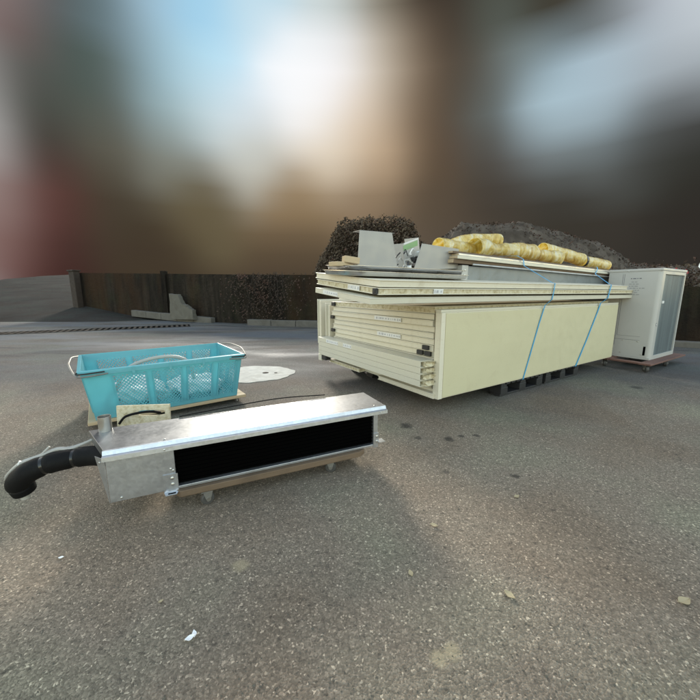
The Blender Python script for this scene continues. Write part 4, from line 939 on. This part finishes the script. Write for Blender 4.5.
poly = [(.13, 0), (.13, .012), ] + [(rc + (rc - .012) * math.cos(R(270 - 15 * k)), rc + (rc - .012) * math.sin(R(270 - 15 * k))) for k in range(7)] + [(.012, .62), (0, .62)] + pr
m.prism([(x, y, Z0 + .03) for x, y in poly], (0, 0, Z1 - Z0 - .06)); m.build('front_panel', 'white', ac, True)
MB().box(.13, .95, .02, .61, Z0 + .03, Z1 - .05).build('coil', 'coil', ac)
MB().box(.952, .99, .0, .62, Z0 + .03, Z1 - .03).build('end_panel', 'white', ac, bevel=.004)
MB().box(.0125, .949, .6105, .62, Z0 + .03, Z1 - .03).build('back_panel', 'white', ac)
MB().box(.131, .949, .0, .016, Z1 - .075, Z1 - .03).box(.131, .949, .0, .016, Z0 + .03, Z0 + .06).build('coil_frame', 'white', ac, bevel=.002)
MB().box(-.008, .998, -.008, .628, Z1 - .0295, Z1 + .008).build('top_cover', 'white', ac, bevel=.008)
MB().box(.0, .99, .0, .62, Z0, Z0 + .0295).build('base_pan', 'white', ac, bevel=.004)
MB().box(-.0015, -.0003, .42, .424, .46, 1.36).box(-.0015, -.0003, .14, .56, .40, .404).box(-.0015, -.0003, .14, .42, .455, .458).box(-.0015, -.0003, .44, .444, .30, 1.36).build('seam', 'ink', ac)
for y in (.16, .34, .55): screw(ac, (-.0005, y, .385), (-1, 0, 0), .008)
for y in (.10, .35, .56): screw(ac, (-.0005, y, .20), (-1, 0, 0), .008)
screw(ac, (-.008, .38, 1.40), (-1, 0, 0), .008)
MB().box(-.0015, -.0003, .058, .085, .19, .32).build('vent_slot', 'recess', ac)
MB().box(.05, .085, -.0025, -.0004, .62, .665).build('latch', 'ink', ac, bevel=.002); MB().box(.0575, .0775, -.0032, -.0026, .630, .655).build('latch', 'sticker', ac)
MB().box(.13, .19, -.014, -.0005, .94, .975).build('clip', 'sticker', ac, bevel=.003)
rnd = random.Random(9); m = MB()
z = 1.285
for ln in range(8):
    y = .36 - rnd.uniform(0, .03)
    L = rnd.uniform(.07, .17)
    while L > 0:
        w_ = rnd.uniform(.012, .04); m.box(-.0015, -.0003, y - w_, y, z, z + (.014 if ln == 0 else .006)); y -= w_ + .012; L -= w_ + .012
    z -= .030 if ln else .045
m.build('printed_text', 'ink', ac)

# ================================================================== SMALL THINGS ON THE GROUND
def leaf(x, y, s_, a, label, mat='dry', name='leaf', cat='leaf', curl=.35):
    m = MB(); n = 6; rows = []
    for i in range(n + 1):
        t_ = i / n; w_ = math.sin(math.pi * min(max(t_, .04), .96)) * .32 * s_
        rows.append([m.bm.verts.new(((t_ - .5) * s_, k * w_, .004 + curl * s_ * ((k * .6) ** 2 * .5 + (t_ - .4) ** 2 * .6))) for k in (-1, 0, 1)])
    for A, B in zip(rows, rows[1:]):
        for k in range(2): m.bm.faces.new((A[k], A[k + 1], B[k + 1], B[k]))
    o = m.build(name, mat, loc=(x, y, .001), rot=(0, 0, a)); o.modifiers.new('thickness', 'SOLIDIFY').thickness = .0012; tag(o, label, cat)
leaf(.905, 1.82 - .18, .035, .4, 'curled tan leaf alone on the asphalt right of centre')
leaf(.40, 1.415, .036, 2.8, 'pale oval leaf flat on the asphalt below centre')
leaf(.585, 1.045, .04, 2.2, 'small narrow dry leaf at lower right of the asphalt')
leaf(1.20, 1.02, .05, .2, 'pale torn leaf near the right edge of the asphalt')
leaf(-.68, 1.02, .016, .7, 'tiny pale leaf beside the white scrap at lower left')
leaf(.24, 1.14, .03, 1.8, 'small brown leaf on the asphalt near the bottom middle')
leaf(-.513, .889, .030, .5, 'small white crumpled paper scrap at lower left', 'paper', 'paper_scrap', 'scrap', .8)
leaf(-.505, .902, .024, 2.1, 'second white scrap touching the crumpled paper', 'paper', 'paper_scrap', 'scrap', .8)
leaf(-1.21, 1.22, .020, .3, 'white chip in the shade left of the steel unit', 'paper', 'paper_scrap', 'scrap', .2)
# loose grit that nobody could count
m = MB(); rnd = random.Random(12)
for i in range(5200):
    y = .62 + 5.2 * rnd.random() ** 1.7; x = rnd.uniform(-1.15, 1.15) * (y + .25)
    r_ = rnd.uniform(.0011, .0032) * (1.6 if rnd.random() < .03 else 1)
    c = Vector((x, y, r_ * .3)); ang = rnd.uniform(0, 6.28); q = []
    for k in range(4): a = ang + k * 1.57; q.append(m.bm.verts.new(c + Vector((math.cos(a) * r_ * rnd.uniform(.7, 1.5), math.sin(a) * r_, 0))))
    tp = m.bm.verts.new(c + Vector((rnd.uniform(-.3, .3) * r_, 0, r_ * .9)))
    for k in range(4): m.bm.faces.new((q[k], q[(k + 1) % 4], tp))
tag(m.build('grit', 'plaster'), 'fine pale grit scattered over the asphalt yard', 'grit', kind='stuff')
